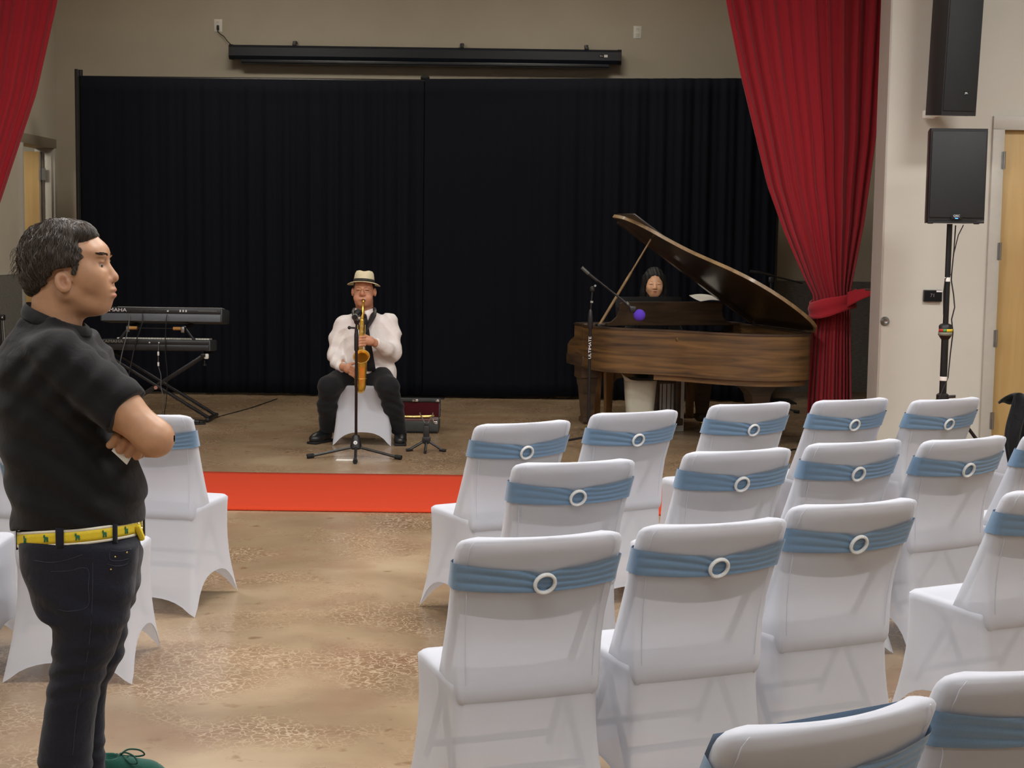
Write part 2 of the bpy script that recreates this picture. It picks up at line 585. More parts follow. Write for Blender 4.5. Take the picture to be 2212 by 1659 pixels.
# door_1: open leaf in the left stage wall, swung into the side room
d1 = empty('door_1'); d1['kind'] = 'structure'
door_frame(d1, 'Y', D0 - 0.05, D1 + 0.02, DH - 0.02, XL - 0.075, 0.21, 0.07, MAT['frame_dark'], MAT['door_frame'])
q = MB(); q.rbox((XL - 0.035, D1 - 0.060, 1.22), (0.07, 0.022, 2.42), 0.004); q.build('door_stop', MAT['door_frame'], d1)
leaf = MB(); leaf.rbox((XL - 0.61, D1 - 0.075, 1.235), (0.98, 0.045, 2.40), 0.003); leaf = leaf.build('door_leaf', MAT['maple'], d1)
q = MB(); q.box((XL - 0.112, D1 - 0.075, 1.235), (0.016, 0.05, 2.40)); q.build('leaf_edge', MAT['frame_dark'], d1)
for hz in (0.3, 0.95, 1.6, 2.2):
    q = MB(); q.box((XL - 0.085, D1 - 0.102, hz), (0.07, 0.006, 0.125)); q.cyl((XL - 0.104, D1 - 0.106, hz - 0.064), (XL - 0.104, D1 - 0.106, hz + 0.064), 0.008); q.build('hinge', MAT['steel'], d1)

# door_2: closed maple door right of the stage opening
d2 = empty('door_2'); d2['kind'] = 'structure'
door_frame(d2, 'X', RD0 - 0.085, RD1 + 0.085, RDH, YP0 - 0.012, 0.05, 0.085, MAT['door_frame'])
q = MB(); q.rbox(((RD0 + RD1) / 2, YP0 + 0.035, 1.24), (RD1 - RD0 - 0.008, 0.045, 2.43), 0.003); q.build('door_leaf', MAT['maple'], d2)
for hz in (0.32, 0.93, 1.57, 2.23):
    q = MB(); q.box((RD0 - 0.004, YP0 - 0.036, hz), (0.030, 0.008, 0.125)); q.cyl((RD0 + 0.002, YP0 - 0.040, hz - 0.064), (RD0 + 0.002, YP0 - 0.040, hz + 0.064), 0.009); q.build('hinge', MAT['steel'], d2)
q = MB(); q.box(((RD0 + RD1) / 2, YP0 + 0.0, 0.008), (RD1 - RD0, 0.10, 0.016)); q.build('threshold', MAT['steel'], d2)
q = MB(); q.box(((RD0 + RD1) / 2, YP0 + 0.012, 0.03), (RD1 - RD0 - 0.01, 0.006, 0.02)); q.build('door_sweep', MAT['black_matte'], d2)

# ================================================================ covered folding chairs
ZT = 0.87

def lerp_table(t, tab):
    if t <= tab[0][0]: return tab[0][1]
    for (a, va), (b, vb) in zip(tab, tab[1:]):
        if t <= b:
            return va + (vb - va) * (t - a) / (b - a)
    return tab[-1][1]

Y_FRONT = lambda z: -0.222 + (ZT - z) * 0.5536
REAR = [(0.395, -0.150), (0.412, -0.1610), (0.432, -0.1645), (0.455, -0.1625), (0.54, -0.158), (0.63, -0.170), (0.75, -0.207), (0.87, -0.252)]
Y_REAR = lambda z: lerp_table(z, REAR)
HW = [(0.39, 0.190), (0.415, 0.203), (0.455, 0.208), (0.60, 0.214), (0.75, 0.226), (0.835, 0.233), (0.853, 0.229), (0.864, 0.218), (0.87, 0.20)]
SAG = [(0.36, 0.0), (0.455, 0.004), (0.56, 0.022), (0.66, 0.036), (0.87, 0.040)]


def back_ring(z, grow=0.0, n=17, inset=0.0):
    hw = lerp_table(z, HW) + grow - inset
    yf, yr = Y_FRONT(z) + grow - inset * 0.3, Y_REAR(z) - grow + inset * 0.3
    sag = lerp_table(z, SAG)
    pts = []
    e = 0.012
    for i in range(n):
        u = -1 + 2 * i / (n - 1)
        pts.append((u * (hw - e), yf - sag * (1 - u * u), z))
    ym = (yf + yr) / 2
    pts += [(hw - e * 0.3, yf - e * 0.5, z), (hw, ym, z), (hw - e * 0.3, yr + e * 0.5, z)]
    for i in range(n):
        u = 1 - 2 * i / (n - 1)
        pts.append((u * (hw - e), yr - sag * (1 - u * u), z))
    pts += [(-hw + e * 0.3, yr + e * 0.5, z), (-hw, ym, z), (-hw + e * 0.3, yf - e * 0.5, z)]
    return pts


def loft(mb, rings, cap0=False, cap1=False):
    n = len(rings[0])
    vs = [p for r in rings for p in r]
    fs = []
    for j in range(len(rings) - 1):
        for i in range(n):
            l = (i + 1) % n
            fs.append((j * n + i, j * n + l, (j + 1) * n + l, (j + 1) * n + i))
    if cap0: fs.append(tuple(range(n - 1, -1, -1)))
    if cap1: fs.append(tuple(range((len(rings) - 1) * n, len(rings) * n)))
    mb.add(vs, fs)


def cover_mesh():
    mb = MB()
    zs = [0.397, 0.405, 0.413, 0.422, 0.432, 0.445, 0.46, 0.50, 0.56, 0.63, 0.70, 0.76, 0.81, 0.84, 0.853, 0.862]
    rings = [back_ring(z) for z in zs]
    rings.append(back_ring(0.867, inset=0.006))
    rings.append(back_ring(0.870, inset=0.016))
    loft(mb, rings, cap1=True)
    # seat and skirt
    fy, ry, hw = 0.228, -0.157, 0.208
    C0 = [(-hw, fy), (hw, fy), (hw, ry), (-hw, ry)]
    C1 = [(-0.230, 0.280), (0.230, 0.280), (0.240, -0.236), (-0.240, -0.236)]
    arch = [0.105, 0.15, 0.075, 0.15]
    pinch = [0.016, 0.012, 0.012, 0.012]
    n = 15

    def ring(v, seat_in=0.0, z_over=None, hem_in=0.0):
        pts = []
        for s in range(4):
            a0, b0 = C0[s], C0[(s + 1) % 4]
            a1, b1 = C1[s], C1[(s + 1) % 4]
            for i in range(n):
                u = i / n
                k = 1 - abs(2 * u - 1) ** 2.7
                x0, y0 = a0[0] + (b0[0] - a0[0]) * u, a0[1] + (b0[1] - a0[1]) * u
                x1, y1 = a1[0] + (b1[0] - a1[0]) * u, a1[1] + (b1[1] - a1[1]) * u
                vv = v ** 1.3
                x, y = x0 + (x1 - x0) * vv, y0 + (y1 - y0) * vv
                ox, oy = [(0, -1), (-1, 0), (0, 1), (1, 0)][s]
                p = pinch[s] * math.sin(PI * min(1, v * 1.02)) * k + 0.014 * v * v * k
                x += ox * p; y += oy * p
                w = 0.012 * math.sin(PI * v)
                x -= math.copysign(w, x) * (1 - k); y -= math.copysign(w, y - 0.05) * (1 - k)
                c = max(0.0, abs(2 * u - 1) - 0.86) / 0.14      # soften the corners
                x -= math.copysign(0.010, x) * c * c * (1 - 0.5 * v); y -= math.copysign(0.010, y - 0.05) * c * c * (1 - 0.5 * v)
                z = 0.448 * (1 - v) + v * (arch[s] * max(0.0, (k - 0.2) / 0.8) ** 0.8 + 0.001)
                if seat_in:
                    x *= 1 - seat_in / 0.213; y = 0.05 + (y - 0.05) * (1 - seat_in / 0.2)
                if z_over is not None: z = z_over
                if hem_in:
                    x += ox * hem_in * k; y += oy * hem_in * k; z += hem_in * 0.6 * k
                pts.append((x, y, z))
        return pts
    rings = [ring(0, 0.20, 0.452), ring(0, 0.12, 0.454), ring(0, 0.03, 0.462), ring(0, 0.010, 0.461), ring(0, 0.0, 0.452)]
    for v in (0.04, 0.09, 0.18, 0.3, 0.44, 0.58, 0.72, 0.85, 0.95, 1.0):
        rings.append(ring(v))
    rings.append(ring(1.0, hem_in=0.010))
    loft(mb, rings, cap0=True)
    me = mb.mesh('cover', 55)
    return me


def sash_mesh(dz_front=0.0):
    mb = MB()
    nv = 23

    def rows(side, n):
        out = []
        for i in range(n):
            u = -1 + 2 * i / (n - 1)
            out.append(u)
        return out
    # rear half, front half and the two ends as one closed strip
    path = []
    for i in range(33):
        path.append(('r', -1 + 2 * i / 32))
    path += [('e', 1.0), ('e2', 1.0)]
    for i in range(13):
        path.append(('f', 1 - 2 * i / 12))
    path += [('e2', -1.0), ('e', -1.0)]
    vs = []
    for kind, u in path:
        if kind == 'r':
            pin = math.exp(-(u / 0.13) ** 2)
            zc = 0.764 - 0.016 * (1 - u * u) - 0.006 * pin
            hh = 0.037 - 0.006 * (1 - u * u) - 0.005 * pin
        elif kind == 'f':
            zc, hh, pin = 0.770 + dz_front, 0.036, 0
        else:
            zc, hh, pin = 0.766 + (dz_front * 0.4 if kind == 'e2' else 0), 0.037, 0
        for j in range(nv):
            v = -1 + 2 * j / (nv - 1)
            z = zc + hh * v
            hw = lerp_table(min(z, 0.83), HW) + 0.003
            fold = 0.0046 * (abs(math.sin(v * 5.2 * (1 + 0.25 * math.sin(2.3 * u)) + 1.4 * u + 0.9 * math.sin(3 * u))) - 0.35) * (0.35 + 0.65 * (1 - abs(u)) ** 0.5)
            if kind == 'r':
                y = Y_REAR(z) - lerp_table(z, SAG) * (1 - u * u) - 0.0045 - fold - 0.002 * pin
                p = (u * (hw - 0.008), y, z)
            elif kind == 'f':
                y = Y_FRONT(z) + 0.005 - 0.004 * (1 - u * u)
                p = (u * (hw - 0.008), y, z)
            elif kind == 'e':
                p = (math.copysign(hw + 0.001, u), Y_REAR(z) + 0.004, z)
            else:
                p = (math.copysign(hw + 0.001, u), Y_FRONT(z) - 0.004, z)
            vs.append(p)
    n = len(path)
    fs = []
    for i in range(n):
        k = (i + 1) % n
        for j in range(nv - 1):
            fs.append((i * nv + j, k * nv + j, k * nv + j + 1, i * nv + j + 1))
    mb.add(vs, fs)
    return mb.mesh('sash', 60)


def make_chair():
    t = empty('folding_chair')
    ob = {}
    cov = link_mesh('cover', cover_mesh(), MAT['spandex'], t)
    link_mesh('sash', sash_mesh(), MAT['sash'], t)
    q = MB()
    zc = 0.742
    yb = Y_REAR(zc) - 0.040 - 0.0125
    # ring buckle with a twisted rhinestone surface, tilted with the back
    M = Matrix.Translation((0.004, yb, zc)) @ Matrix.Rotation(math.radians(20.5), 4, 'X')
    q.torus((0, 0, 0), 0.0275, 0.0048, 44, 8, M=M, axis='Y', wob=0.16, k=22)
    q.torus((0, 0.002, 0), 0.0275, 0.0050, 32, 6, M=M, axis='Y')
    q.build('buckle', MAT['buckle'], t)
    # the chair under the cover
    q = MB()
    rg = []
    for z in (0.632, 0.64, 0.74, 0.83, 0.845):
        ins = 0.012 if z in (0.632, 0.845) else 0.006
        rg.append([(p[0] * 0.965, p[1] + (0.004 if p[1] < Y_FRONT(z) - 0.02 else -0.004), z + (0.02 * (abs(p[0]) / 0.2) ** 2 if z < 0.7 else 0)) for p in back_ring(z, -ins * 0.5)])
    loft(q, rg, True, True)
    q.build('back_panel', MAT['chair_plastic'], t)
    q = MB(); q.rbox((0, 0.035, 0.43), (0.39, 0.36, 0.03), 0.012); q.build('seat_panel', MAT['chair_plastic'], t)
    for s in (-1, 1):
        q = MB(); q.tube([(s * 0.202, -0.228, 0.85), (s * 0.180, 0.02, 0.42), (s * 0.184, 0.15, 0.20), (s * 0.189, 0.174, 0.16)], 0.0105, 10); q.build('front_leg', MAT['chair_frame'], t)
        q = MB(); q.tube([(s * 0.176, 0.075, 0.41), (s * 0.188, -0.10, 0.17), (s * 0.191, -0.112, 0.155)], 0.0105, 10); q.build('rear_leg', MAT['chair_frame'], t)
        q = MB()
        pts = [(s * (lerp_table(z, HW) - 0.028), Y_REAR(z) - lerp_table(z, SAG) * 0.24 + (0.004 if 0.715 < z < 0.815 else -0.0012), z) for z in (0.862, 0.845, 0.825, 0.81, 0.76, 0.72, 0.71, 0.69, 0.63, 0.56, 0.50, 0.46)]
        q.tube(pts, 0.0013, 5); q.build('seam', MAT['spandex'], t)
    q = MB(); q.tube([(-0.186, -0.085, 0.19), (0.186, -0.085, 0.19)], 0.011, 8); q.build('crossbar', MAT['chair_frame'], t)
    q = MB(); q.tube([(-0.182, 0.15, 0.20), (0.182, 0.15, 0.20)], 0.011, 8); q.build('crossbar', MAT['chair_frame'], t)
    return t

MAT['buckle'] = plain('white_rhinestone_plastic', srgb(235, 238, 238), 0.22, noise=0.06, nscale=300, bump=0.6, bscale=420)
CHAIR = make_chair()
USED = [False]

def place_chair(mid=None, yaw=0.0, label='', group=None, origin=None):
    """mid: where the middle of the top of the back stands"""
    a = math.radians(yaw)
    if origin is None:
        dx, dy = 0.255 * -math.sin(a), 0.255 * math.cos(a)
        origin = (mid[0] + dx, mid[1] + dy)
    o = CHAIR if not USED[0] else copy_tree(CHAIR)
    USED[0] = True
    o.location = (origin[0], origin[1], 0)
    o.rotation_euler = (0, 0, a)
    tag(o, label, 'chair', group)
    return o

K = 0.963
G_R = 'covered chairs in rows on the piano side of the aisle'
G_L = 'covered chairs around the standing man'
RN = {'A': 'in the row nearest the carpet', 'B': 'in the second row from the carpet',
      'C': 'in the third row from the carpet'}
ORD = ['first', 'second', 'third', 'fourth', 'fifth', 'sixth']
ROWS = {
    'A': [(0.065, 6.588, 30), (0.584, 7.049, 29), (1.183, 7.475, 27), (1.736, 7.737, 28), (2.240, 7.826, 30), (2.905, 8.12, 30)],
    'B': [(0.239, 5.460, 21), (0.881, 5.815, 24), (1.393, 6.111, 27), (1.880, 6.262, 30), (2.38, 6.53, 30)],
    'C': [(0.093, 4.092, 19.5), (0.595, 4.320, 22), (1.076, 4.685, 24)],
}
for r, lst in ROWS.items():
    for i, (x, y, yw) in enumerate(lst):
        place_chair((x * K, y * K), yw, 'white covered chair, %s from the aisle %s' % (ORD[i], RN[r]), G_R)
place_chair(origin=(1.64, 5.05), yaw=27, label='white covered chair, fourth from the aisle in the third row from the carpet', group=G_R)
d1c = place_chair((0.550, 2.465), 29, 'white covered chair in the rearmost row, blue sash ridden up at the front', G_R)
for ch in d1c.children:
    if ch.name.startswith('sash'):
        ch.data = sash_mesh(0.052)
        ch.data.materials.append(MAT['sash'])
place_chair((1.000, 2.77), 22, 'white covered chair with blue sash at the piano end of the rearmost row', G_R)
place_chair(origin=(-1.52, 6.70), yaw=-12, label='white covered aisle chair beside the elbow of the standing man', group=G_L)
place_chair(origin=(-1.60, 5.68), yaw=0, label='white covered aisle chair behind the legs of the standing man', group=G_L)
place_chair(origin=(-2.13, 5.70), yaw=2, label='white covered chair beside the aisle chair behind the standing man', group=G_L)
place_chair(origin=(-2.14, 6.66), yaw=-10, label='white covered chair mostly hidden behind the torso of the standing man', group=G_L)
place_chair(origin=(-1.154, 12.05), yaw=180, label='white covered chair under the saxophone player')

# ================================================================ drapes, screen, fittings
random.seed(4)

def interp(t, tab):
    return lerp_table(t, tab)


def drape(name, left, right, z0, z1, yc, folds, amp, mat, parent, bulge=None, nu=220, nz=46, seed=0, amp_tab=None, taper=1.0):
    rnd = random.Random(seed)
    ph = [rnd.uniform(0, 6.28) for _ in range(8)]
    q = MB()

    def fn(u, v):
        z = z0 + (z1 - z0) * v
        a, b = interp(z, left), interp(z, right)
        w = u + 0.010 * math.sin(folds * 2.2 * u * PI + ph[0])
        am = amp * (interp(z, amp_tab) if amp_tab else 1.0)
        s = 2 * PI * folds * w
        y = am * (math.sin(s + ph[1] + 0.25 * math.sin(z * 1.7 + 7 * u)) * (0.7 + 0.3 * math.sin(5.1 * u + ph[2])) + 0.35 * math.sin(0.37 * s + ph[3]) + 0.3 * math.sin(1.9 * s + ph[4] + z) * 0.5)
        x = a + (b - a) * u + 0.25 * am * math.cos(s + ph[5])
        if bulge: y -= interp(z, bulge) * (1 - (2 * u - 1) ** 2)
        return (x, yc + y, z)
    q.grid(fn, nu, nz)
    o = q.build(name, mat, parent, 80)
    solidify(o, 0.006)
    return o

# red stage curtain by the piano
LC = [(0, 2.345), (0.387, 2.35), (1.065, 2.378), (1.192, 2.372), (1.337, 2.292), (1.70, 2.12), (2.054, 1.98), (2.94, 1.738), (3.466, 1.616), (4.4, 1.44)]
RC = [(0, 2.70), (0.392, 2.69), (1.015, 2.665), (1.233, 2.66), (1.777, 2.749), (2.423, 2.815), (3.483, 2.86), (4.4, 2.92)]
AT = [(0, 1.25), (0.6, 1.1), (1.0, 0.75), (1.2, 0.7), (1.5, 0.85), (2.2, 1.0), (4.4, 1.0)]
BU = [(0, 0.10), (1.1, 0.08), (1.6, 0.06), (2.6, 0.03), (4.4, 0.02)]
cr = tag(empty('stage_curtain', (0, 0, 0)), 'red velour stage curtain tied back beside the grand piano', 'curtain')
drape('curtain_panel', LC, RC, 0.015, 4.4, 12.20, 11, 0.034, MAT['red_velvet'], cr, BU, seed=3, amp_tab=AT, nz=64)
# tie band round the bundle with its tail running to the jamb
q = MB()
def tie(u, v):
    t = -0.35 * PI + 1.65 * PI * u
    z = 1.130 + 0.075 * (v - 0.5) * 2 * (0.9 + 0.1 * math.cos(3 * t)) + 0.055 * math.cos(t) * 0.9
    r = 1 + 0.03 * math.sin(9 * v + 3 * u)
    return (2.515 + 0.183 * r * math.cos(t), 12.12 - 0.155 * r * math.sin(t), z)
q.grid(tie, 40, 9)
o = q.build('tie_band', MAT['red_velvet'], cr, 80); solidify(o, 0.006)
q = MB()
def tail(u, v):
    x = 2.60 + 0.27 * u; y = 11.975 - 0.14 * u
    tw = 2.1 * u
    h = 0.058 - 0.012 * math.sin(PI * u)
    w = (v - 0.5) * 2 * h
    return (x, y + w * math.sin(tw) * 0.6, 1.175 + 0.075 * u + 0.02 * math.sin(PI * u) + w * (0.35 + 0.65 * abs(math.cos(tw))))
q.grid(tail, 24, 7)
o = q.build('tie_tail', MAT['red_velvet'], cr, 80); solidify(o, 0.006)
q = MB(); q.cyl((2.70, 11.82, 1.26), (2.90, 11.82, 1.26), 0.008); q.cyl((2.895, 11.82, 1.235), (2.905, 11.82, 1.285), 0.02); q.build('tie_hook', MAT['steel'], cr)

# its twin on the other side, mostly outside the frame
LCm = [(z, -1.83 - (x - 0.0)) for z, x in RC]
RCm = [(0, -4.30), (1.1, -4.32), (1.25, -4.28), (1.5, -4.17), (1.862, -4.03), (2.688, -3.737), (3.395, -3.565), (4.4, -3.36)]
LCm = [(0, -4.66), (1.1, -4.63), (1.25, -4.64), (2.0, -4.72), (4.4, -4.80)]
cl = tag(empty('stage_curtain', (0, 0, 0)), 'red velour stage curtain by the open doorway in the side wall', 'curtain')
drape('curtain_panel', LCm, RCm, 0.015, 4.4, 12.17, 11, 0.034, MAT['red_velvet'], cl, BU, seed=8, amp_tab=AT, nz=64)
q = MB()
def tie2(u, v):
    t = 2 * PI * u
    return (-4.475 + 0.178 * math.cos(t), 12.12 - 0.155 * math.sin(t), 1.13 + 0.15 * (v - 0.5))
q.grid(tie2, 40, 7, closed_u=True)
o = q.build('tie_band', MAT['red_velvet'], cl, 80); solidify(o, 0.006)

# black pipe-and-drape backdrop
bd = tag(empty('drape_backdrop', (0, 0, 0)), 'tall black velour pipe-and-drape backdrop across the stage', 'backdrop')
XB0, XB1, XBm, YBd = -4.29, 2.59, -0.90, 15.32
TOPL = lambda x: 3.15 + (-0.020 if x < XBm else 0.0) + 0.055 * max(0, (x - XBm) / 3.5) - 0.012 * math.sin(PI * min(1, max(0, (x - XB0) / (XBm - XB0))))
for (a, b, sd) in ((XB0, XBm - 0.005, 1), (XBm + 0.005, XB1, 2)):
    rnd = random.Random(sd)
    ph = [rnd.uniform(0, 6.28) for _ in range(6)]
    q = MB()
    L_ = b - a
    def fn(u, v):
        x = a + L_ * u
        zt = TOPL(x)
        zb = 0.02 + 0.012 * math.sin(3.1 * x) * math.sin(1.3 * x + 1)
        z = zb + (zt - zb) * v
        s = x * 2 * PI
        k = 0.35 + 0.65 * (1 - v) ** 0.5
        env = 0.55 + 0.45 * math.sin(1.1 * x + ph[4])
        y = k * env * (0.026 * math.sin(s / 0.21 + ph[0] + 0.8 * math.sin(x * 2.1)) + 0.014 * math.sin(s / 0.087 + ph[1] + 0.2 * z) + 0.02 * math.sin(s / 0.61 + ph[2]))
        return (x, YBd + y, z)
    q.grid(fn, 300, 24)
    o = q.build('drape_panel', MAT['black_velvet'], bd, 80); solidify(o, 0.004)
for x, zt in ((XB0 - 0.02, 3.20), (XBm, 3.17), (XB1 + 0.02, 3.22)):
    q = MB(); q.cyl((x, YBd + 0.10, 0.01), (x, YBd + 0.10, zt), 0.025); q.build('upright', MAT['black_metal'], bd)
    q = MB(); q.rbox((x, YBd + 0.10, 0.006), (0.45, 0.45, 0.012), 0.003); q.build('base_plate', MAT['black_metal'], bd)
q = MB(); q.ball((XBm, YBd + 0.07, 3.165), (0.045, 0.03, 0.03)); q.build('pole_cap', MAT['black_matte'], bd)
for a, b in ((XB0, XBm), (XBm, XB1)):
    q = MB(); q.cyl((a, YBd + 0.05, 3.12), (b, YBd + 0.05, 3.13), 0.019); q.build('crossbar', MAT['black_metal'], bd)
q = MB(); q.rbox((XB0 - 0.022, YBd - 0.02, 1.6), (0.03, 0.05, 3.19), 0.005); q.build('upright_sleeve', MAT['black_plastic'], bd)

# projection screen case on the back wall
MAT['case_blue'] = plain('black_satin_case', srgb(30, 36, 46), 0.4, noise=0.05)
ps = tag(empty('projection_screen', (-0.955, 16.36, 3.50)), 'long black roll-up projection screen case hanging on the wall', 'projection screen')
oct_ = [(-0.062, -0.04), (-0.062, 0.045), (-0.035, 0.072), (0.045, 0.072), (0.062, 0.05), (0.062, -0.05), (0.03, -0.072), (-0.035, -0.072)]
M = Matrix(((0, 0, 1, 0), (1, 0, 0, 0), (0, 1, 0, 0), (0, 0, 0, 1)))
q = MB(); q.prism(oct_, -2.03, 2.03, M); q.build('case', MAT['case_blue'], ps, 20)
for s in (-1, 1):
    q = MB(); q.prism([(a * 1.06, b * 1.06) for a, b in oct_], s * 2.03 - 0.02, s * 2.03 + 0.02, M); q.build('end_cap', MAT['black_plastic'], ps, 20)
q = MB(); q.rbox((0, -0.005, -0.092), (3.86, 0.05, 0.05), 0.012); q.build('bottom_bar', MAT['case_blue'], ps)
q = MB(); q.rbox((0.0, -0.030, -0.100), (3.84, 0.012, 0.012), 0.004); q.build('bar_ridge', MAT['black_plastic'], ps)
for x in (-1.37, 0.385, 1.69):
    q = MB(); q.rbox((x, 0.0, 0.082), (0.035, 0.09, 0.03), 0.004); q.rbox((x - 0.008, 0.05, 0.10), (0.035, 0.02, 0.055), 0.004); q.rbox((x, 0.088, 0.12), (0.03, 0.09, 0.02), 0.003); q.build('bracket', MAT['black_plastic'], ps)
q = MB(); q.box((1.84, -0.064, 0.005), (0.052, 0.002, 0.026)); q.build('maker_label', MAT['black_matte'], ps)
q = MB(); q.box((1.886, -0.064, 0.005), (0.038, 0.002, 0.026)); q.build('maker_label', MAT['white_paint'], ps)
text_mesh('label_print', 'Elite', 0.02, Matrix.Translation((1.84, -0.0655, 0.005)) @ Matrix.Rotation(PI / 2, 4, 'X'), MAT['white_paint'], ps, 0.0003)

def outlet(x, z, plug, label):
    t = tag(empty('wall_outlet', (x, 16.5, z)), label, 'outlet')
    q = MB(); q.rbox((0, -0.004, 0), (0.085, 0.008, 0.13), 0.003); q.build('cover_plate', MAT['white_plastic'], t)
    for dz in (0.03, -0.03):
        q = MB(); q.rbox((0, -0.010, dz), (0.036, 0.006, 0.03), 0.008); q.build('socket', MAT['white_plastic'], t)
        for sx in (-0.007, 0.007):
            q = MB(); q.box((sx, -0.0135, dz + 0.003), (0.003, 0.001, 0.010)); q.build('slot', MAT['black_matte'], t)
    return t
outlet(-3.15, 3.79, True, 'white wall outlet with the screen power plug in it')
outlet(1.27, 3.78, False, 'white wall outlet with nothing plugged in, above the piano')
q = MB(); q.rbox((-3.148, 16.475, 3.765), (0.026, 0.03, 0.05), 0.008)
q.tube([(-3.148, 16.468, 3.745), (-3.146, 16.463, 3.72), (-3.12, 16.46, 3.695), (-3.08, 16.45, 3.67), (-3.04, 16.43, 3.62), (-3.01, 16.44, 3.59), (-2.985, 16.44, 3.56)], 0.005, 6)
tag(q.build('power_cord', MAT['black_plastic']), 'short black power cord running from the outlet to the screen case', 'cord')

# red carpet runner with a rounded, slightly curled end
q = MB()
def runner(u, v):
    x = -6.4 + 9.75 * u
    y0 = 8.96 + 0.004 * math.sin(2.2 * x) + 0.01 * (x + 1)
    y1 = 10.35 + 0.004 * math.sin(1.7 * x + 1) - 0.004 * (x + 1)
    if x > 2.95: y1 -= 0.75 * ((x - 2.95) / 0.4) ** 1.3
    return (x, y0 + (y1 - y0) * v, 0.006 + 0.0015 * math.sin(3 * x) * math.sin(4 * v))
q.grid(runner, 150, 14)
o = q.build('carpet_runner', MAT['carpet']); solidify(o, 0.009, 0.0)
tag(o, 'bright red carpet runner laid across the floor before the stage', 'carpet')

# wall-mounted column loudspeaker
MAT['grille'] = plain('black_perforated_grille', srgb(26, 28, 30), 0.6, noise=0.35, nscale=420, bump=0.3, bscale=500)
MAT['wall_plate'] = plain('black_glass_panel', srgb(16, 16, 22), 0.15, noise=0.1)
ls = tag(empty('column_loudspeaker', (3.075, 10.98, 2.52), math.radians(7)), 'tall black column loudspeaker hung on the wall over the pole speaker', 'loudspeaker')
lean = Matrix.Rotation(math.radians(4), 4, 'X')
q = MB()
prof = [(-0.155, 0.10), (-0.155, -0.02), (-0.125, -0.115), (0.125, -0.115), (0.155, -0.02), (0.155, 0.10), (0.08, 0.14), (-0.08, 0.14)]
q.prism(prof, 0.0, 1.25, lean); q.build('cabinet', MAT['black_plastic'], ls, 25)
q = MB(); q.rbox((0, -0.116, 0.63), (0.235, 0.012, 1.20), 0.006, M=lean); q.build('grille', MAT['grille'], ls)
q = MB(); q.box((0.042, -0.1235, 0.155), (0.03, 0.003, 0.03), M=lean); q.build('badge', MAT['black_matte'], ls)
text_mesh('badge_print', 'JBL', 0.017, lean @ Matrix.Translation((0.042, -0.1255, 0.155)) @ Matrix.Rotation(PI / 2, 4, 'X'), MAT['white_paint'], ls, 0.0003)
q = MB(); q.cyl((0, 0.13, 0.03), (-0.03, 0.26, 0.03), 0.022); q.rbox((-0.05, 0.30, 0.03), (0.08, 0.06, 0.06), 0.01); q.build('bracket', MAT['white_plastic'], ls)
q = MB(); q.cyl((0, 0.13, 1.0), (-0.05, 0.33, 1.0), 0.022); q.build('bracket', MAT['white_plastic'], ls)

# loudspeaker on a pole
sp = tag(empty('pole_loudspeaker', (2.905, 10.30, 1.755), math.radians(-3)), 'black loudspeaker box standing on top of a pole stand', 'loudspeaker')
q = MB()
prof = [(-0.183, -0.15), (0.183, -0.15), (0.186, -0.12), (0.135, 0.18), (-0.135, 0.18), (-0.186, -0.12)]
q.prism(prof, 0.02, 0.606); q.build('cabinet', MAT['black_plastic'], sp, 25)
q = MB(); q.rbox((0, -0.154, 0.318), (0.352, 0.014, 0.56), 0.006); q.build('grille', MAT['grille'], sp)
for z in (0.012, 0.612):
    q = MB(); q.prism([(a * 0.998, b * 0.998) for a, b in prof], z - 0.008, z + 0.006); q.build('end_panel', MAT['black_plastic'], sp)
q = MB(); q.rbox((0.0, -0.163, 0.045), (0.07, 0.006, 0.034), 0.003); q.build('badge', MAT['black_matte'], sp)
text_mesh('badge_print', 'QSC', 0.021, Matrix.Translation((0, -0.1672, 0.05)) @ Matrix.Rotation(PI / 2, 4, 'X'), MAT['white_paint'], sp, 0.0003)
MAT['led_blue'] = plain('blue_led', srgb(60, 120, 255), 0.4, emit=(srgb(70, 130, 255), 4.0))
q = MB(); q.box((0, -0.167, 0.034), (0.018, 0.002, 0.005)); q.build('power_light', MAT['led_blue'], sp)
for s in (-1, 1):
    q = MB(); q.rbox((s * 0.15, -0.08, 0.004), (0.03, 0.05, 0.012), 0.004); q.build('foot', MAT['black_plastic'], sp)

st = tag(empty('speaker_stand', (2.90, 10.30, 0)), 'black tripod pole stand with white tape bands carrying the loudspeaker', 'stand')
q = MB(); q.cyl((0, 0, 1.05), (0, 0, 1.754), 0.0185); q.build('upper_pole', MAT['black_metal'], st)
q = MB(); q.cyl((0, 0, 0.24), (0, 0, 1.08), 0.024); q.build('lower_pole', MAT['black_metal'], st)
q = MB(); q.lathe([(0.027, 0.985), (0.040, 1.005), (0.044, 1.02), (0.044, 1.075), (0.036, 1.085), (0.024, 1.09)], 20); q.build('clutch_collar', MAT['black_plastic'], st)
MAT['tape_red'] = plain('red_tape', srgb(178, 50, 40), 0.6, noise=0.03)
MAT['tape_green'] = plain('green_tape', srgb(70, 140, 70), 0.6, noise=0.03)
MAT['tape_yellow'] = plain('yellow_tape', srgb(214, 184, 40), 0.6, noise=0.03)
MAT['tape_grey'] = plain('grey_band', srgb(120, 120, 104), 0.6, noise=0.03)
def band(z0, z1, r, a0, a1, mat, nm):
    qq = MB()
    qq.grid(lambda u, v: (r * math.cos(a0 + (a1 - a0) * u), r * math.sin(a0 + (a1 - a0) * u), z0 + (z1 - z0) * v), 14, 2)
    solidify(qq.build(nm, mat, st), 0.002, 1)
band(1.035, 1.055, 0.0450, math.radians(190), math.radians(235), MAT['tape_red'], 'tape_strip')
band(1.035, 1.055, 0.0450, math.radians(237), math.radians(262), MAT['tape_green'], 'tape_strip')
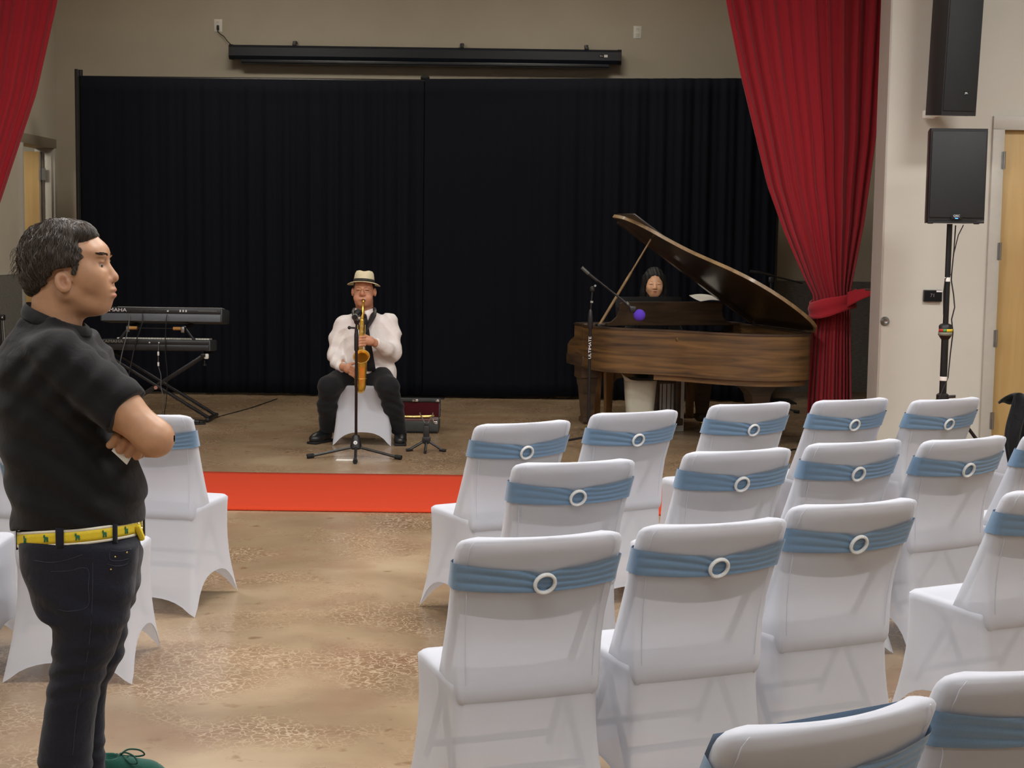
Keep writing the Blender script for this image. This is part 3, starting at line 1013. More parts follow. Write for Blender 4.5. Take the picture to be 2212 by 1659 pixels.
band(1.035, 1.055, 0.0450, math.radians(265), math.radians(345), MAT['tape_yellow'], 'tape_strip')
band(1.010, 1.033, 0.0448, 0, 2 * PI, MAT['tape_grey'], 'tape_strip')
for z, r in ((1.385, 0.0200), (0.72, 0.0258)):
    q = MB(); q.lathe([(r, z - 0.014), (r + 0.001, z - 0.013), (r + 0.001, z + 0.013), (r, z + 0.014)], 18, cap=False); q.build('tape_band', MAT['white_tape'], st)
q = MB(); q.lathe([(0.03, 0.55), (0.042, 0.56), (0.042, 0.61), (0.03, 0.62)], 18); q.cyl((0.03, -0.02, 0.60), (0.075, -0.04, 0.605), 0.010); q.build('leg_collar', MAT['black_plastic'], st)
q = MB(); q.lathe([(0.03, 0.20), (0.038, 0.21), (0.038, 0.26), (0.03, 0.27)], 18); q.build('brace_collar', MAT['black_plastic'], st)
for k in range(3):
    a = math.radians(20 + 120 * k)
    ca, sa = math.cos(a), math.sin(a)
    q = MB(); q.tube([(0.04 * ca, 0.04 * sa, 0.57), (0.55 * ca, 0.55 * sa, 0.012)], 0.0125, 8); lg = q.build('leg', MAT['black_metal'], st)
    q = MB(); q.ball((0.55 * ca, 0.55 * sa, 0.026), 0.017); q.build('rubber_foot', MAT['black_matte'], lg)
    q = MB(); q.tube([(0.038 * ca, 0.038 * sa, 0.235), (0.30 * ca, 0.30 * sa, 0.285)], 0.008, 6); q.build('brace', MAT['black_metal'], st)
q = MB(); q.tube([(0.045, 0.02, 1.745), (0.03, -0.02, 1.6), (0.022, -0.015, 1.42), (0.023, -0.01, 1.38), (0.04, -0.02, 1.28), (0.05, -0.02, 1.2), (0.03, -0.03, 1.12), (0.05, -0.005, 1.03), (0.035, -0.02, 0.9), (0.028, -0.01, 0.73), (-0.02, -0.035, 0.62), (-0.04, -0.03, 0.55), (-0.05, -0.02, 0.3), (-0.09, 0.05, 0.012), (-0.3, 0.3, 0.006)], 0.0045, 6)
q.build('cable', MAT['black_plastic'], st)
q = MB(); q.tube([(0.10, 0.03, 1.748), (0.06, 0.0, 1.68), (0.03, -0.02, 1.56), (0.021, -0.012, 1.42), (-0.02, -0.016, 1.39), (-0.028, -0.02, 1.30), (-0.024, -0.025, 1.15)], 0.0035, 6)
q.build('cable', MAT['black_plastic'], st)

# thermostat and door-stop knob on the wall
th = tag(empty('thermostat', (3.087, 11.35, 1.237)), 'small black touch-screen panel on the off-white wall beside the pole', 'wall panel')
q = MB(); q.rbox((0, -0.014, 0), (0.135, 0.028, 0.086), 0.005); q.build('housing', MAT['black_plastic'], th)
q = MB(); q.box((0, -0.0285, -0.001), (0.126, 0.001, 0.078)); q.build('screen', MAT['wall_plate'], th)
q = MB(); q.box((0.044, -0.0293, 0.034), (0.042, 0.001, 0.012)); q.build('sticker', MAT['white_paint'], th)
MAT['screen_grey'] = plain('dim_screen_print', srgb(120, 118, 120), 0.5, noise=0.02)
text_mesh('screen_print', '71', 0.036, Matrix.Translation((-0.004, -0.0295, 0.002)) @ Matrix.Rotation(PI / 2, 4, 'X'), MAT['screen_grey'], th, 0.0002)
q = MB()
M = Matrix.Translation((2.745, 11.35, 1.044)) @ Matrix.Rotation(PI / 2, 4, 'X')
q.lathe([(0.034, 0), (0.034, 0.006), (0.03, 0.010), (0.022, 0.02), (0.016, 0.028), (0.012, 0.024), (0.004, 0.022)], 24, M)
tag(q.build('door_bumper', MAT['steel']), 'round steel knob plate on the off-white wall at the jamb', 'knob')

# ================================================================ grand piano
MAT['walnut'] = wood('worn_walnut_veneer', srgb(58, 44, 30), srgb(122, 90, 52), 0.38, (1.2, 1.2, 16), 7, 0.15, 1.6)
MAT['walnut_dark'] = wood('dark_walnut', srgb(42, 32, 24), srgb(80, 60, 42), 0.4, (1.5, 1.5, 10), 6, 0.1, 2.0)
MAT['lid_wood'] = wood('dark_lid_wood', srgb(34, 28, 24), srgb(58, 46, 36), 0.3, (2, 8, 2), 5, 0.25, 2.0)
MAT['lid_edge'] = wood('worn_lid_edge', srgb(110, 88, 58), srgb(156, 130, 90), 0.4, (6, 6, 6), 4, 0.1, 2.0)
MAT['iron_gold'] = plain('bronzed_iron_plate', srgb(110, 84, 44), 0.45, 0.6, noise=0.2)
MAT['string'] = plain('steel_string', srgb(120, 112, 100), 0.3, 1.0)
MAT['key_white'] = plain('ivory_key', srgb(224, 220, 205), 0.3)
PH = math.radians(18)
PO = (1.918, 13.40, 0.0)
pn = tag(empty('grand_piano', PO, PI + PH), 'worn walnut grand piano with its lid propped open', 'piano')
W, LP = 1.47, 1.60
ctrl = [(0, 0.0), (0, 0.45), (0, 0.9), (0.0, 1.25), (0.03, 1.44), (0.13, 1.56), (0.30, 1.60), (0.48, 1.575), (0.64, 1.49), (0.78, 1.35), (0.90, 1.17), (1.02, 1.00), (1.16, 0.87), (1.31, 0.76), (1.42, 0.62), (1.465, 0.45), (1.47, 0.25), (1.47, 0.0)]

def catmull(pts, n=5, closed=False):
    out = []
    m = len(pts)
    for i in range(m - 1):
        p0, p1, p2, p3 = [Vector(pts[max(0, min(m - 1, k))]) for k in (i - 1, i, i + 1, i + 2)]
        for j in range(n):
            t = j / n
            out.append(0.5 * ((2 * p1) + (-p0 + p2) * t + (2 * p0 - 5 * p1 + 4 * p2 - p3) * t * t + (-p0 + 3 * p1 - 3 * p2 + p3) * t ** 3))
    out.append(Vector(pts[-1]))
    return out
OUT = [tuple(p) for p in catmull(ctrl, 5)]

def offset(poly, d):
    """offset an open outline inward (to its right-hand side is the piano's inside)"""
    res = []
    n = len(poly)
    for i in range(n):
        a, b = Vector(poly[max(0, i - 1)]), Vector(poly[min(n - 1, i + 1)])
        t = (b - a).normalized()
        nrm = Vector((t.y, -t.x))
        p = Vector(poly[i]) + nrm * d
        res.append((p.x, p.y))
    return res

def ribbon(mb, outer, inner, z0, z1):
    n = len(outer)
    vs = [(x, y, z0) for x, y in outer] + [(x, y, z1) for x, y in outer] + [(x, y, z0) for x, y in inner] + [(x, y, z1) for x, y in inner]
    fs = []
    for i in range(n - 1):
        fs += [(i, i + 1, n + i + 1, n + i), (2 * n + i + 1, 2 * n + i, 3 * n + i, 3 * n + i + 1), (n + i, n + i + 1, 3 * n + i + 1, 3 * n + i), (i + 1, i, 2 * n + i, 2 * n + i + 1)]
    fs += [(0, n, 3 * n, 2 * n), (n - 1, 3 * n - 1, 4 * n - 1, 2 * n - 1)]
    mb.add(vs, fs)

RZ0, RZ1 = 0.548, 0.895
q = MB(); ribbon(q, OUT, offset(OUT, 0.045), RZ0, RZ1); q.build('rim', MAT['walnut'], pn, 35)
q = MB(); ribbon(q, offset(OUT, -0.008), offset(OUT, 0.05), RZ1, RZ1 + 0.014); q.build('rim_cap', MAT['walnut_dark'], pn, 35)
tailpart = [p for p in offset(OUT, 0.03) if p[1] > 0.86]
q = MB(); ribbon(q, tailpart, offset(tailpart, 0.06), RZ0 - 0.045, RZ0); q.build('lower_moulding', MAT['walnut'], pn, 35)
inner = offset(OUT, 0.04)
q = MB(); q.prism(inner, RZ0 + 0.01, RZ0 + 0.04); q.build('bottom_board', MAT['walnut_dark'], pn)
q = MB(); q.prism(offset([p for p in OUT if p[1] >= 0.25], 0.05), 0.80, 0.815); q.build('iron_plate', MAT['iron_gold'], pn)
for k in range(4):
    q = MB(); q.rbox((0.2 + 0.27 * k, 0.72 + 0.30 - 0.07 * k, 0.835), (0.028, 0.95 - 0.16 * k, 0.03), 0.006, rot=(0, 0, 0.12)); q.build('plate_strut', MAT['iron_gold'], pn)
for k in range(26):
    x = 0.12 + 1.16 * k / 25
    y1 = lerp_table(x, [(0, 1.35), (0.5, 1.38), (0.85, 1.05), (1.05, 0.8), (1.3, 0.62)])
    q = MB(); q.cyl((x, 0.38, 0.848), (x * 0.92 + 0.02, y1, 0.848), 0.0012, n=4); q.build('string', MAT['string'], pn)
# keybed, arms, keys, fallboard
q = MB(); q.rbox((W / 2, 0.03, 0.60), (W + 0.02, 0.40, 0.09), 0.01); q.build('key_bed', MAT['walnut_dark'], pn)
for x in (0.05, W - 0.05):
    q = MB()
    poly = [(-0.17, 0.555), (-0.155, 0.72), (-0.10, 0.755), (0.02, 0.80), (0.05, 0.895), (0.22, 0.895), (0.22, 0.555)]
    Mx = Matrix(((0, 0, 1, x), (1, 0, 0, 0), (0, 1, 0, 0), (0, 0, 0, 1)))
    q.prism(poly, -0.052, 0.052, Mx); q.build('arm', MAT['walnut'], pn)
for k in range(52):
    q = MB(); q.box((0.13 + 1.21 * (k + 0.5) / 52, -0.07, 0.655), (0.0218, 0.15, 0.02)); q.build('white_key', MAT['key_white'], pn)
for k in range(51):
    if k % 7 in (1, 4): continue
    q = MB(); q.box((0.13 + 1.21 * (k + 1) / 52, -0.045, 0.672), (0.011, 0.095, 0.018)); q.build('black_key', MAT['black_plastic'], pn)
q = MB(); q.rbox((W / 2, 0.04, 0.75), (W - 0.21, 0.03, 0.17), 0.006, rot=(0.15, 0, 0)); q.build('fallboard', MAT['walnut_dark'], pn)
q = MB(); q.rbox((W / 2, 0.12, 0.905), (W, 0.22, 0.02), 0.004); q.build('front_shelf', MAT['walnut_dark'], pn)
# music desk with scrolled ends
desk = [(0.17, 0), (0.17, 0.02), (0.21, 0.03), (0.255, 0.075), (0.27, 0.13), (0.27, 0.185), (0.30, 0.20), (1.17, 0.20), (1.20, 0.185), (1.20, 0.13), (1.215, 0.075), (1.26, 0.03), (1.30, 0.02), (1.30, 0)]
Md = Matrix.Translation((0, 0.30, 0.905)) @ Matrix.Rotation(math.radians(78), 4, 'X')
q = MB(); q.prism(desk, -0.009, 0.009, Md); q.build('music_desk', MAT['walnut_dark'], pn)
q = MB(); q.rbox((W / 2, 0.27, 0.915), (1.10, 0.06, 0.02), 0.004); q.build('desk_rail', MAT['walnut_dark'], pn)
# lid hinged on the spine side
AL = math.radians(33.8)
Ml = Matrix.Translation((-0.01, 0, RZ1 + 0.018)) @ Matrix.Rotation(-AL, 4, 'Y') @ Matrix.Scale(1.065, 4, (1, 0, 0))
lid_out = [p for p in offset(OUT, -0.018) if p[1] >= 0.40]
lid_poly = [(-0.018, 0.40)] + lid_out + [(1.488, 0.40)]
q = MB(); q.prism(lid_poly, 0.0, 0.022, Ml); lid = q.build('lid', MAT['lid_wood'], pn, 35)
q = MB(); ribbon(q, offset(lid_out, -0.004), offset(lid_out, 0.012), -0.002, 0.025)
for i, v in enumerate(q.v): q.v[i] = tuple(Ml @ Vector(v))
q.build('lid_edge', MAT['lid_edge'], lid, 35)
q = MB(); q.rbox((0.735, 0.595, 0.036), (1.48, 0.38, 0.02), 0.006, M=Ml); q.build('front_flap', MAT['lid_wood'], lid)
q = MB(); q.box((0.75, 0.44, -0.012), (1.38, 0.05, 0.024), M=Ml); q.build('lid_batten', MAT['lid_wood'], lid)
q = MB(); q.cyl((0, 0.42, RZ1 + 0.012), (0, 1.28, RZ1 + 0.012), 0.007); q.build('hinge', MAT['steel'], pn)
lp = Ml @ Vector((1.20, 0.62, -0.004))
pb = Vector((1.435, 0.47, RZ1 + 0.012))
q = MB(); q.cyl(pb, pb + (lp - pb) * 0.62, 0.012, 0.011); q.cyl(pb + (lp - pb) * 0.60, lp, 0.0075); q.build('lid_prop', MAT['lid_edge'], pn)
q = MB(); q.rbox(tuple(pb + Vector((0, 0, 0.005))), (0.04, 0.06, 0.03), 0.006); q.build('prop_hinge', MAT['black_metal'], pn)
# legs
def leg(x, y, sc=1.0, spade=False):
    qq = MB()
    if spade:
        prof = [(0.19, 0.50), (0.175, 0.485), (0.12, 0.462), (0.085, 0.42), (0.072, 0.36), (0.068, 0.28), (0.052, 0.10), (0.058, 0.09), (0.058, 0.07), (0.04, 0.05)]
    else:
        prof = [(0.085, 0.555), (0.085, 0.46), (0.07, 0.45), (0.066, 0.40), (0.060, 0.38), (0.040, 0.13), (0.05, 0.12), (0.05, 0.085), (0.03, 0.06)]
    rg = []
    for r, z in prof:
        ry = r if not spade else min(r, 0.075)
        rg.append([(x - r, y - ry, z), (x + r, y - ry, z), (x + r, y + ry, z), (x - r, y + ry, z)])
    loft(qq, rg, True, True)
    lg = qq.build('leg', MAT['walnut_dark'], pn, 25)
    qq = MB(); qq.cyl((x - 0.012, y, 0.024), (x + 0.012, y, 0.024), 0.024, n=16); qq.cyl((x, y, 0.03), (x, y, 0.07), 0.010); qq.build('caster', MAT['brass_pale'], lg)
leg(1.385, 0.10)
leg(0.33, 0.12)
leg(0.40, 1.28, spade=True)
# pedal lyre
for x in (0.672, 0.866):
    q = MB(); q.rbox((x, 0.36, 0.335), (0.05, 0.05, 0.47), 0.008); q.build('lyre_post', MAT['walnut_dark'], pn)
q = MB(); q.rbox((0.77, 0.36, 0.535), (0.28, 0.14, 0.03), 0.006); q.build('lyre_top', MAT['walnut_dark'], pn)
q = MB(); q.rbox((0.77, 0.36, 0.43), (0.17, 0.03, 0.025), 0.006); q.build('lyre_rail', MAT['walnut_dark'], pn)
q = MB(); q.rbox((0.77, 0.34, 0.095), (0.28, 0.14, 0.06), 0.012); q.build('pedal_box', MAT['walnut_dark'], pn)
for x in (0.73, 0.77, 0.81):
    q = MB(); q.cyl((x, 0.36, 0.12), (x, 0.36, 0.52), 0.004, n=8); q.build('pedal_rod', MAT['black_metal'], pn)
    q = MB(); q.rbox((x, 0.23, 0.075), (0.028, 0.13, 0.012), 0.005); q.build('pedal', MAT['brass'], pn)
PM = Matrix.Translation(PO) @ Matrix.Rotation(PI + PH, 4, 'Z')

def on_piano(p): return PM @ Vector(p)

# sheet music lying on the desk
MAT['paper'] = plain('white_paper', srgb(222, 220, 212), 0.8, noise=0.03)
p = on_piano((0.40, 0.30, 1.118))
o = MB(); o.grid(lambda u, v: ((u - 0.5) * 0.21, (v - 0.5) * 0.24, 0.012 * math.sin(PI * u) + 0.02 * v * v), 8, 6)
o = o.build('sheet_music', MAT['paper']); solidify(o, 0.003); o.location = p; o.rotation_euler = (0.08, 0, PH)
tag(o, 'loose white sheet of music curling over the piano desk', 'sheet music')
o = MB(); o.rbox((0, 0, 0), (0.60, 0.012, 0.20), 0.003)
o = o.build('music_folder', MAT['black_matte']); p = on_piano((0.90, 0.250, 1.040)); o.location = p; o.rotation_euler = (-0.21, 0, PH)
tag(o, 'black music folder standing on the piano desk', 'folder')

# white panel behind the pedal lyre and the white waste bin
wb = tag(empty('waste_bin', (1.055, 12.60, 0)), 'white plastic waste bin under the piano with a flared rim', 'bin')
q = MB()
rg = []
for z, s in ((0.0, 0.72), (0.02, 0.75), (0.30, 0.93), (0.44, 1.0), (0.47, 1.04)):
    rg.append([(0.13 * s * math.copysign(abs(math.cos(t)) ** 0.6, math.cos(t)), 0.11 * s * math.copysign(abs(math.sin(t)) ** 0.6, math.sin(t)), z + (0.035 * max(0, -math.cos(t)) ** 4 if z > 0.46 else 0)) for t in [2 * PI * i / 28 for i in range(28)]])
loft(q, rg, True)
MAT['bin_white'] = plain('ivory_plastic', srgb(190, 186, 170), 0.5, noise=0.03)
o = q.build('bin_body', MAT['bin_white'], wb); solidify(o, 0.004)
q = MB()
q.add([(-0.13, -0.105, 0.46), (-0.165, -0.10, 0.53), (-0.135, -0.11, 0.505), (-0.08, -0.117, 0.475), (-0.02, -0.117, 0.468)], [(0, 1, 2), (0, 2, 3), (0, 3, 4)])
o = q.build('bag_edge', MAT['bin_white'], wb); solidify(o, 0.003)
q = MB(); q.rbox((0, 0, 0.235), (0.26, 0.03, 0.47), 0.006)
o = q.build('white_board', MAT['white_plastic']); o.location = (1.335, 12.93, 0); o.rotation_euler = (0, 0, PH)
tag(o, 'white board standing upright behind the pedal rods of the piano', 'board')

# piano bench
MAT['bench_wood'] = wood('brown_bench_wood', srgb(84, 58, 34), srgb(128, 92, 54), 0.45, (12, 2, 2), 5, 0.1, 2.0)
bn = tag(empty('piano_bench', (1.20, 13.98, 0), PH), 'brown wooden piano bench with curved apron under the pianist', 'bench')
q = MB(); q.rbox((0, 0, 0.455), (0.92, 0.36, 0.04), 0.008); q.build('seat', MAT['bench_wood'], bn)
ap = [(-0.42, 0.10), (-0.42, -0.05), (-0.36, -0.05), (-0.355, 0.0), (-0.33, 0.03), (-0.27, 0.045), (0.27, 0.045), (0.33, 0.03), (0.355, 0.0), (0.36, -0.05), (0.42, -0.05), (0.42, 0.10)]
for y in (-0.155, 0.155):
    q = MB(); q.prism(ap, -0.011, 0.011, Matrix.Translation((0, y, 0.335)) @ Matrix.Rotation(PI / 2, 4, 'X')); q.build('apron', MAT['bench_wood'], bn)
for x in (-0.40, 0.40):
    for y in (-0.145, 0.145):
        q = MB(); loft(q, [[(x + a * r, y + b * r, z) for a, b in ((-1, -1), (1, -1), (1, 1), (-1, 1))] for r, z in ((0.026, 0), (0.036, 0.435))], True, True); q.build('leg', MAT['bench_wood'], bn, 25)

# ================================================================ microphones
MAT['mic_grey'] = plain('grey_mic_body', srgb(86, 88, 84), 0.4, 0.4, noise=0.05)
MAT['purple_foam'] = plain('purple_foam', srgb(88, 54, 188), 0.95, noise=0.15, nscale=200, bump=0.6, bscale=300)
MAT['mic_mesh'] = plain('dark_mic_mesh', srgb(40, 42, 48), 0.45, 0.7, noise=0.3, nscale=500, bump=0.4, bscale=600)

def tripod(parent, r, zhub, angs, rad=0.009, foot=0.016, mat='black_metal'):
    for a in angs:
        a = math.radians(a)
        ca, sa = math.cos(a), math.sin(a)
        qq = MB(); qq.tube([(0.02 * ca, 0.02 * sa, zhub), (r * ca, r * sa, foot * 0.9)], rad, 8); l = qq.build('leg', MAT[mat], parent)
        qq = MB(); qq.tube([((r - 0.03) * ca, (r - 0.03) * sa, foot * 0.98 + 0.004), ((r + 0.02) * ca, (r + 0.02) * sa, foot * 0.95)], foot * 0.95, 10); qq.build('rubber_foot', MAT['black_matte'], l)

# stand in front of the saxophone player
ms = tag(empty('microphone_stand', (-1.140, 11.20, 0)), 'black tripod microphone stand before the saxophone player', 'microphone stand')
tripod(ms, 0.345, 0.075, (200, 340, 275), 0.0105, 0.018)
q = MB(); rg = []
for r, z in ((0.036, 0.058), (0.045, 0.07), (0.026, 0.155), (0.016, 0.165)):
    rg.append([(r * math.cos(2 * PI * i / 16), r * math.sin(2 * PI * i / 16), z) for i in range(16)])
loft(q, rg, True, True); hub = q.build('hub', MAT['black_plastic'], ms)
q = MB(); q.cyl((0, -0.037, 0.11), (0, -0.044, 0.111), 0.014); q.build('hub_emblem', MAT['white_paint'], hub)
text_mesh('emblem_print', 'e', 0.022, Matrix.Translation((0, -0.0448, 0.111)) @ Matrix.Rotation(PI / 2, 4, 'X'), MAT['black_matte'], hub, 0.0003)
MAT['rod_brown'] = plain('dark_tube', srgb(34, 24, 24), 0.3, 0.3, noise=0.1)
q = MB(); q.cyl((0, 0, 0.15), (0, 0, 0.80), 0.0105); q.build('lower_tube', MAT['rod_brown'], ms)
q = MB(); q.cyl((0, 0, 0.78), (0, 0, 0.94), 0.013); q.lathe([(0.013, 0.78), (0.016, 0.79), (0.016, 0.90), (0.012, 0.93)], 14); q.build('clutch', MAT['black_plastic'], ms)
q = MB(); q.cyl((0, 0, 0.92), (0, 0, 0.985), 0.0075); q.build('upper_tube', MAT['black_metal'], ms)
q = MB(); q.cyl((0, 0, 0.948), (-0.045, 0, 0.95), 0.007); q.ball((-0.052, 0, 0.95), (0.013, 0.01, 0.013)); q.build('knob', MAT['black_plastic'], ms)
q = MB(); q.cyl((0, -0.012, 0.99), (0.008, 0.02, 1.0), 0.017); q.build('mic_clip', MAT['black_plastic'], ms)
mc = tag(empty('microphone', (-1.140, 11.20, 1.02)), 'black microphone aimed at the saxophone, seen from its cable end', 'microphone')
q = MB(); q.cyl((-0.004, -0.08, 0.012), (0.0, 0.10, 0.03), 0.015, 0.021); q.cyl((-0.004, -0.082, 0.012), (-0.004, -0.088, 0.011), 0.012); q.build('body', MAT['black_plastic'], mc)
q = MB(); q.ball((0.0, 0.125, 0.032), (0.031, 0.036, 0.031)); q.build('grille', MAT['mic_mesh'], mc)
q = MB(); q.torus((-0.004, -0.07, 0.012), 0.019, 0.006, 20, 6, axis='Y'); q.build('ring', MAT['mic_grey'], mc)

# boom stand by the piano
bs = tag(empty('boom_stand', (0.595, 11.80, 0)), 'black boom microphone stand in front of the piano with white lettering', 'microphone stand')
tripod(bs, 0.33, 0.09, (30, 150, 262))
q = MB(); q.cyl((0, 0, 0.09), (0, 0, 0.93), 0.012); q.build('lower_tube', MAT['black_metal'], bs)
q = MB(); q.lathe([(0.012, 0.92), (0.02, 0.94), (0.021, 1.02), (0.014, 1.07), (0.009, 1.08)], 14); q.build('clutch', MAT['black_plastic'], bs)
q = MB(); q.cyl((0, 0, 1.05), (0.012, 0, 1.24), 0.0075); q.build('upper_tube', MAT['black_metal'], bs)
q = MB(); q.cyl((0.008, 0, 1.13), (0.009, 0, 1.145), 0.014); q.build('collar', MAT['chrome'], bs)
q = MB(); q.ball((0.012, 0, 1.235), (0.022, 0.02, 0.024)); q.cyl((0.012, -0.035, 1.235), (0.012, 0.03, 1.235), 0.009); q.build('boom_joint', MAT['black_plastic'], bs)
q = MB(); q.cyl((0.03, -0.028, 1.262), (0.03, -0.034, 1.262), 0.009); q.build('bolt', MAT['chrome'], bs)
q = MB(); q.cyl((-0.045, -0.02, 1.375), (0.32, -0.03, 1.095), 0.0075); q.build('boom_arm', MAT['black_metal'], bs)
q = MB(); q.cyl((-0.075, -0.02, 1.40), (-0.02, -0.02, 1.352), 0.014); q.build('counterweight', MAT['mic_grey'], bs)
q = MB(); q.cyl((-0.02, -0.022, 1.352), (0.05, -0.024, 1.298), 0.012); q.build('boom_clutch', MAT['black_plastic'], bs)
text_mesh('pole_print', 'ULTIMATE', 0.030, Matrix.Translation((0.0, -0.0128, 0.785)) @ Matrix.Rotation(PI / 2, 4, 'X') @ Matrix.Rotation(PI / 2, 4, 'Z') @ Matrix.Scale(1.25, 4, (1, 0, 0)), MAT['white_paint'], bs, 0.0002)
q = MB(); q.rbox((0.322, -0.033, 1.085), (0.05, 0.05, 0.05), 0.012); q.cyl((0.32, -0.03, 1.085), (0.35, -0.035, 1.065), 0.018); q.build('mic_clip', MAT['black_plastic'], bs)
mv = tag(empty('microphone', (0.945, 11.76, 1.06)), 'microphone with a purple foam windscreen over the piano rim', 'microphone')
q = MB(); q.cyl((-0.12, 0.01, 0.105), (0.0, 0, 0.0), 0.012, 0.018); q.cyl((-0.135, 0.011, 0.118), (-0.12, 0.01, 0.105), 0.009); q.build('body', MAT['black_plastic'], mv)
q = MB(); q.cyl((-0.06, -0.004, 0.072), (-0.072, -0.004, 0.062), 0.021); q.build('switch_ring', MAT['mic_grey'], mv)
q = MB(); q.ball((0.022, -0.002, -0.018), (0.046, 0.044, 0.046), 16, 12); q.build('foam', MAT['purple_foam'], mv)

# microphone stand behind the piano, against the dado
b2 = tag(empty('boom_stand', (2.43, 14.55, 0)), 'dark boom microphone stand in the gap between backdrop and red curtain', 'microphone stand')
tripod(b2, 0.30, 0.09, (90, 210, 330))
q = MB(); q.cyl((0, 0, 0.09), (0, 0, 1.23), 0.010); q.build('tube', MAT['black_metal'], b2)
q = MB(); q.rbox((0.0, 0, 1.25), (0.05, 0.04, 0.06), 0.012); q.build('boom_joint', MAT['black_plastic'], b2)
q = MB(); q.cyl((-0.10, 0, 1.315), (0.30, 0, 1.22), 0.008); q.cyl((-0.14, 0, 1.325), (-0.01, 0, 1.293), 0.014); q.build('boom_arm', MAT['black_metal'], b2)
q = MB(); q.cyl((-0.20, 0, 1.325), (-0.12, 0, 1.315), 0.018, 0.013); q.build('mic_clip', MAT['black_plastic'], b2)

# ================================================================ keyboards on their stand
MAT['kb_grey'] = plain('dark_grey_keyboard_case', srgb(52, 56, 58), 0.45, noise=0.08)
MAT['kb_face'] = plain('slate_keyboard_back', srgb(92, 98, 104), 0.45, noise=0.05)
MAT['kb_black'] = plain('black_keyboard_panel', srgb(26, 26, 27), 0.4, noise=0.1)
MAT['wood_peg'] = wood('wood_peg', srgb(140, 92, 40), srgb(190, 140, 70), 0.5)

def keyboard(name, loc, w, d, h, tilt, label, top=True):
    t = tag(empty(name, loc), label, 'keyboard')
    t.rotation_euler = (math.radians(tilt), 0, 0)
    hb = h
    q = MB(); q.rbox((0, 0, hb * 0.5), (w, d, hb), 0.012); q.build('case', MAT['kb_grey'], t)
    q = MB(); q.rbox((0, -d / 2 - 0.003, hb * 0.30), (w - 0.03, 0.012, hb * 0.52), 0.004); q.build('back_panel', MAT['kb_face'] if top else MAT['kb_black'], t)
    q = MB(); q.rbox((0, -d / 2 - 0.003, hb * 0.76), (w - 0.03, 0.010, hb * 0.34), 0.003); q.build('jack_panel', MAT['kb_black'], t)
    for k in range(int(w / 0.028)):
        q = MB(); q.box((-w / 2 + 0.1 + (w - 0.14) * (k + 0.5) / int(w / 0.028), d / 2 - 0.085, hb + 0.004), (0.0215, 0.13, 0.016)); q.build('key', MAT['key_white'], t)
    return t
kt = keyboard('stage_keyboard', (-3.02, 13.36, 0.835), 1.05, 0.34, 0.125, -6, 'dark grey electronic keyboard on the upper tier, its back lettered in white')
RX = Matrix.Rotation(PI / 2, 4, 'X')
text_mesh('maker_print', 'YAMAHA', 0.043, Matrix.Translation((-0.405, -0.1815, 0.097)) @ RX @ Matrix.Scale(1.25, 4, (1, 0, 0)), MAT['white_paint'], kt, 0.0004)
for x, w in ((-0.27, 0.016), (-0.155, 0.016), (0.06, 0.018)):
    q = MB(); q.cyl((x, -0.177, 0.095), (x + 0.003, -0.205, 0.092), 0.007); q.build('plug', MAT['black_plastic'] if x < 0.05 else MAT['white_plastic'], kt)
for x in (-0.23, -0.21, -0.19, -0.1, -0.06, 0.02):
    q = MB(); q.cyl((x, -0.177, 0.095), (x, -0.1825, 0.095), 0.0045, n=8); q.build('jack', MAT['black_matte'], kt)
for x in (0.165, 0.19, 0.215):
    q = MB(); q.box((x, -0.1815, 0.096), (0.012, 0.002, 0.018)); q.build('port_label', MAT['white_paint'], kt)
q = MB(); q.box((0.40, -0.1815, 0.096), (0.16, 0.0015, 0.004)); q.build('model_print', MAT['tape_grey'], kt)
kl = keyboard('stage_keyboard', (-3.06, 13.30, 0.600), 0.94, 0.30, 0.095, -3, 'black electronic keyboard on the lower tier of the stand', False)
text_mesh('maker_print', 'YAMAHA', 0.036, Matrix.Translation((-0.37, -0.1605, 0.075)) @ RX @ Matrix.Scale(1.25, 4, (1, 0, 0)), MAT['tape_grey'], kl, 0.0004)
for x in (-0.05, 0.03):
    q = MB(); q.cyl((x, -0.15, 0.07), (x, -0.164, 0.069), 0.006); q.build('plug', MAT['white_plastic'], kl)

ks = tag(empty('keyboard_stand', (-3.06, 13.30, 0)), 'black two-tier folding keyboard stand with crossed legs', 'keyboard stand')
def beam(p0, p1, w, h, nm, mat='black_metal', par=None):
    p0, p1 = Vector(p0), Vector(p1)
    d = p1 - p0
    ang = math.atan2(d.x, d.z)
    qq = MB(); qq.rbox((0, 0, 0), (w, h, d.length), 0.004)
    R = d.to_track_quat('Z', 'Y').to_matrix().to_4x4()
    for i, v in enumerate(qq.v): qq.v[i] = tuple(R @ Vector(v) + (p0 + p1) / 2)
    return qq.build(nm, MAT[mat], par or ks)
for y in (-0.13, 0.13):
    beam((0.45, y, 0.03), (-0.43, y, 0.57), 0.035, 0.025, 'cross_leg')
    beam((-0.43, y + 0.03, 0.03), (0.40, y + 0.03, 0.57), 0.035, 0.025, 'cross_leg')
beam((-0.40, -0.10, 0.59), (-0.24, -0.10, 0.80), 0.03, 0.02, 'upper_arm')
beam((0.40, -0.10, 0.59), (0.25, -0.10, 0.80), 0.03, 0.02, 'upper_arm')
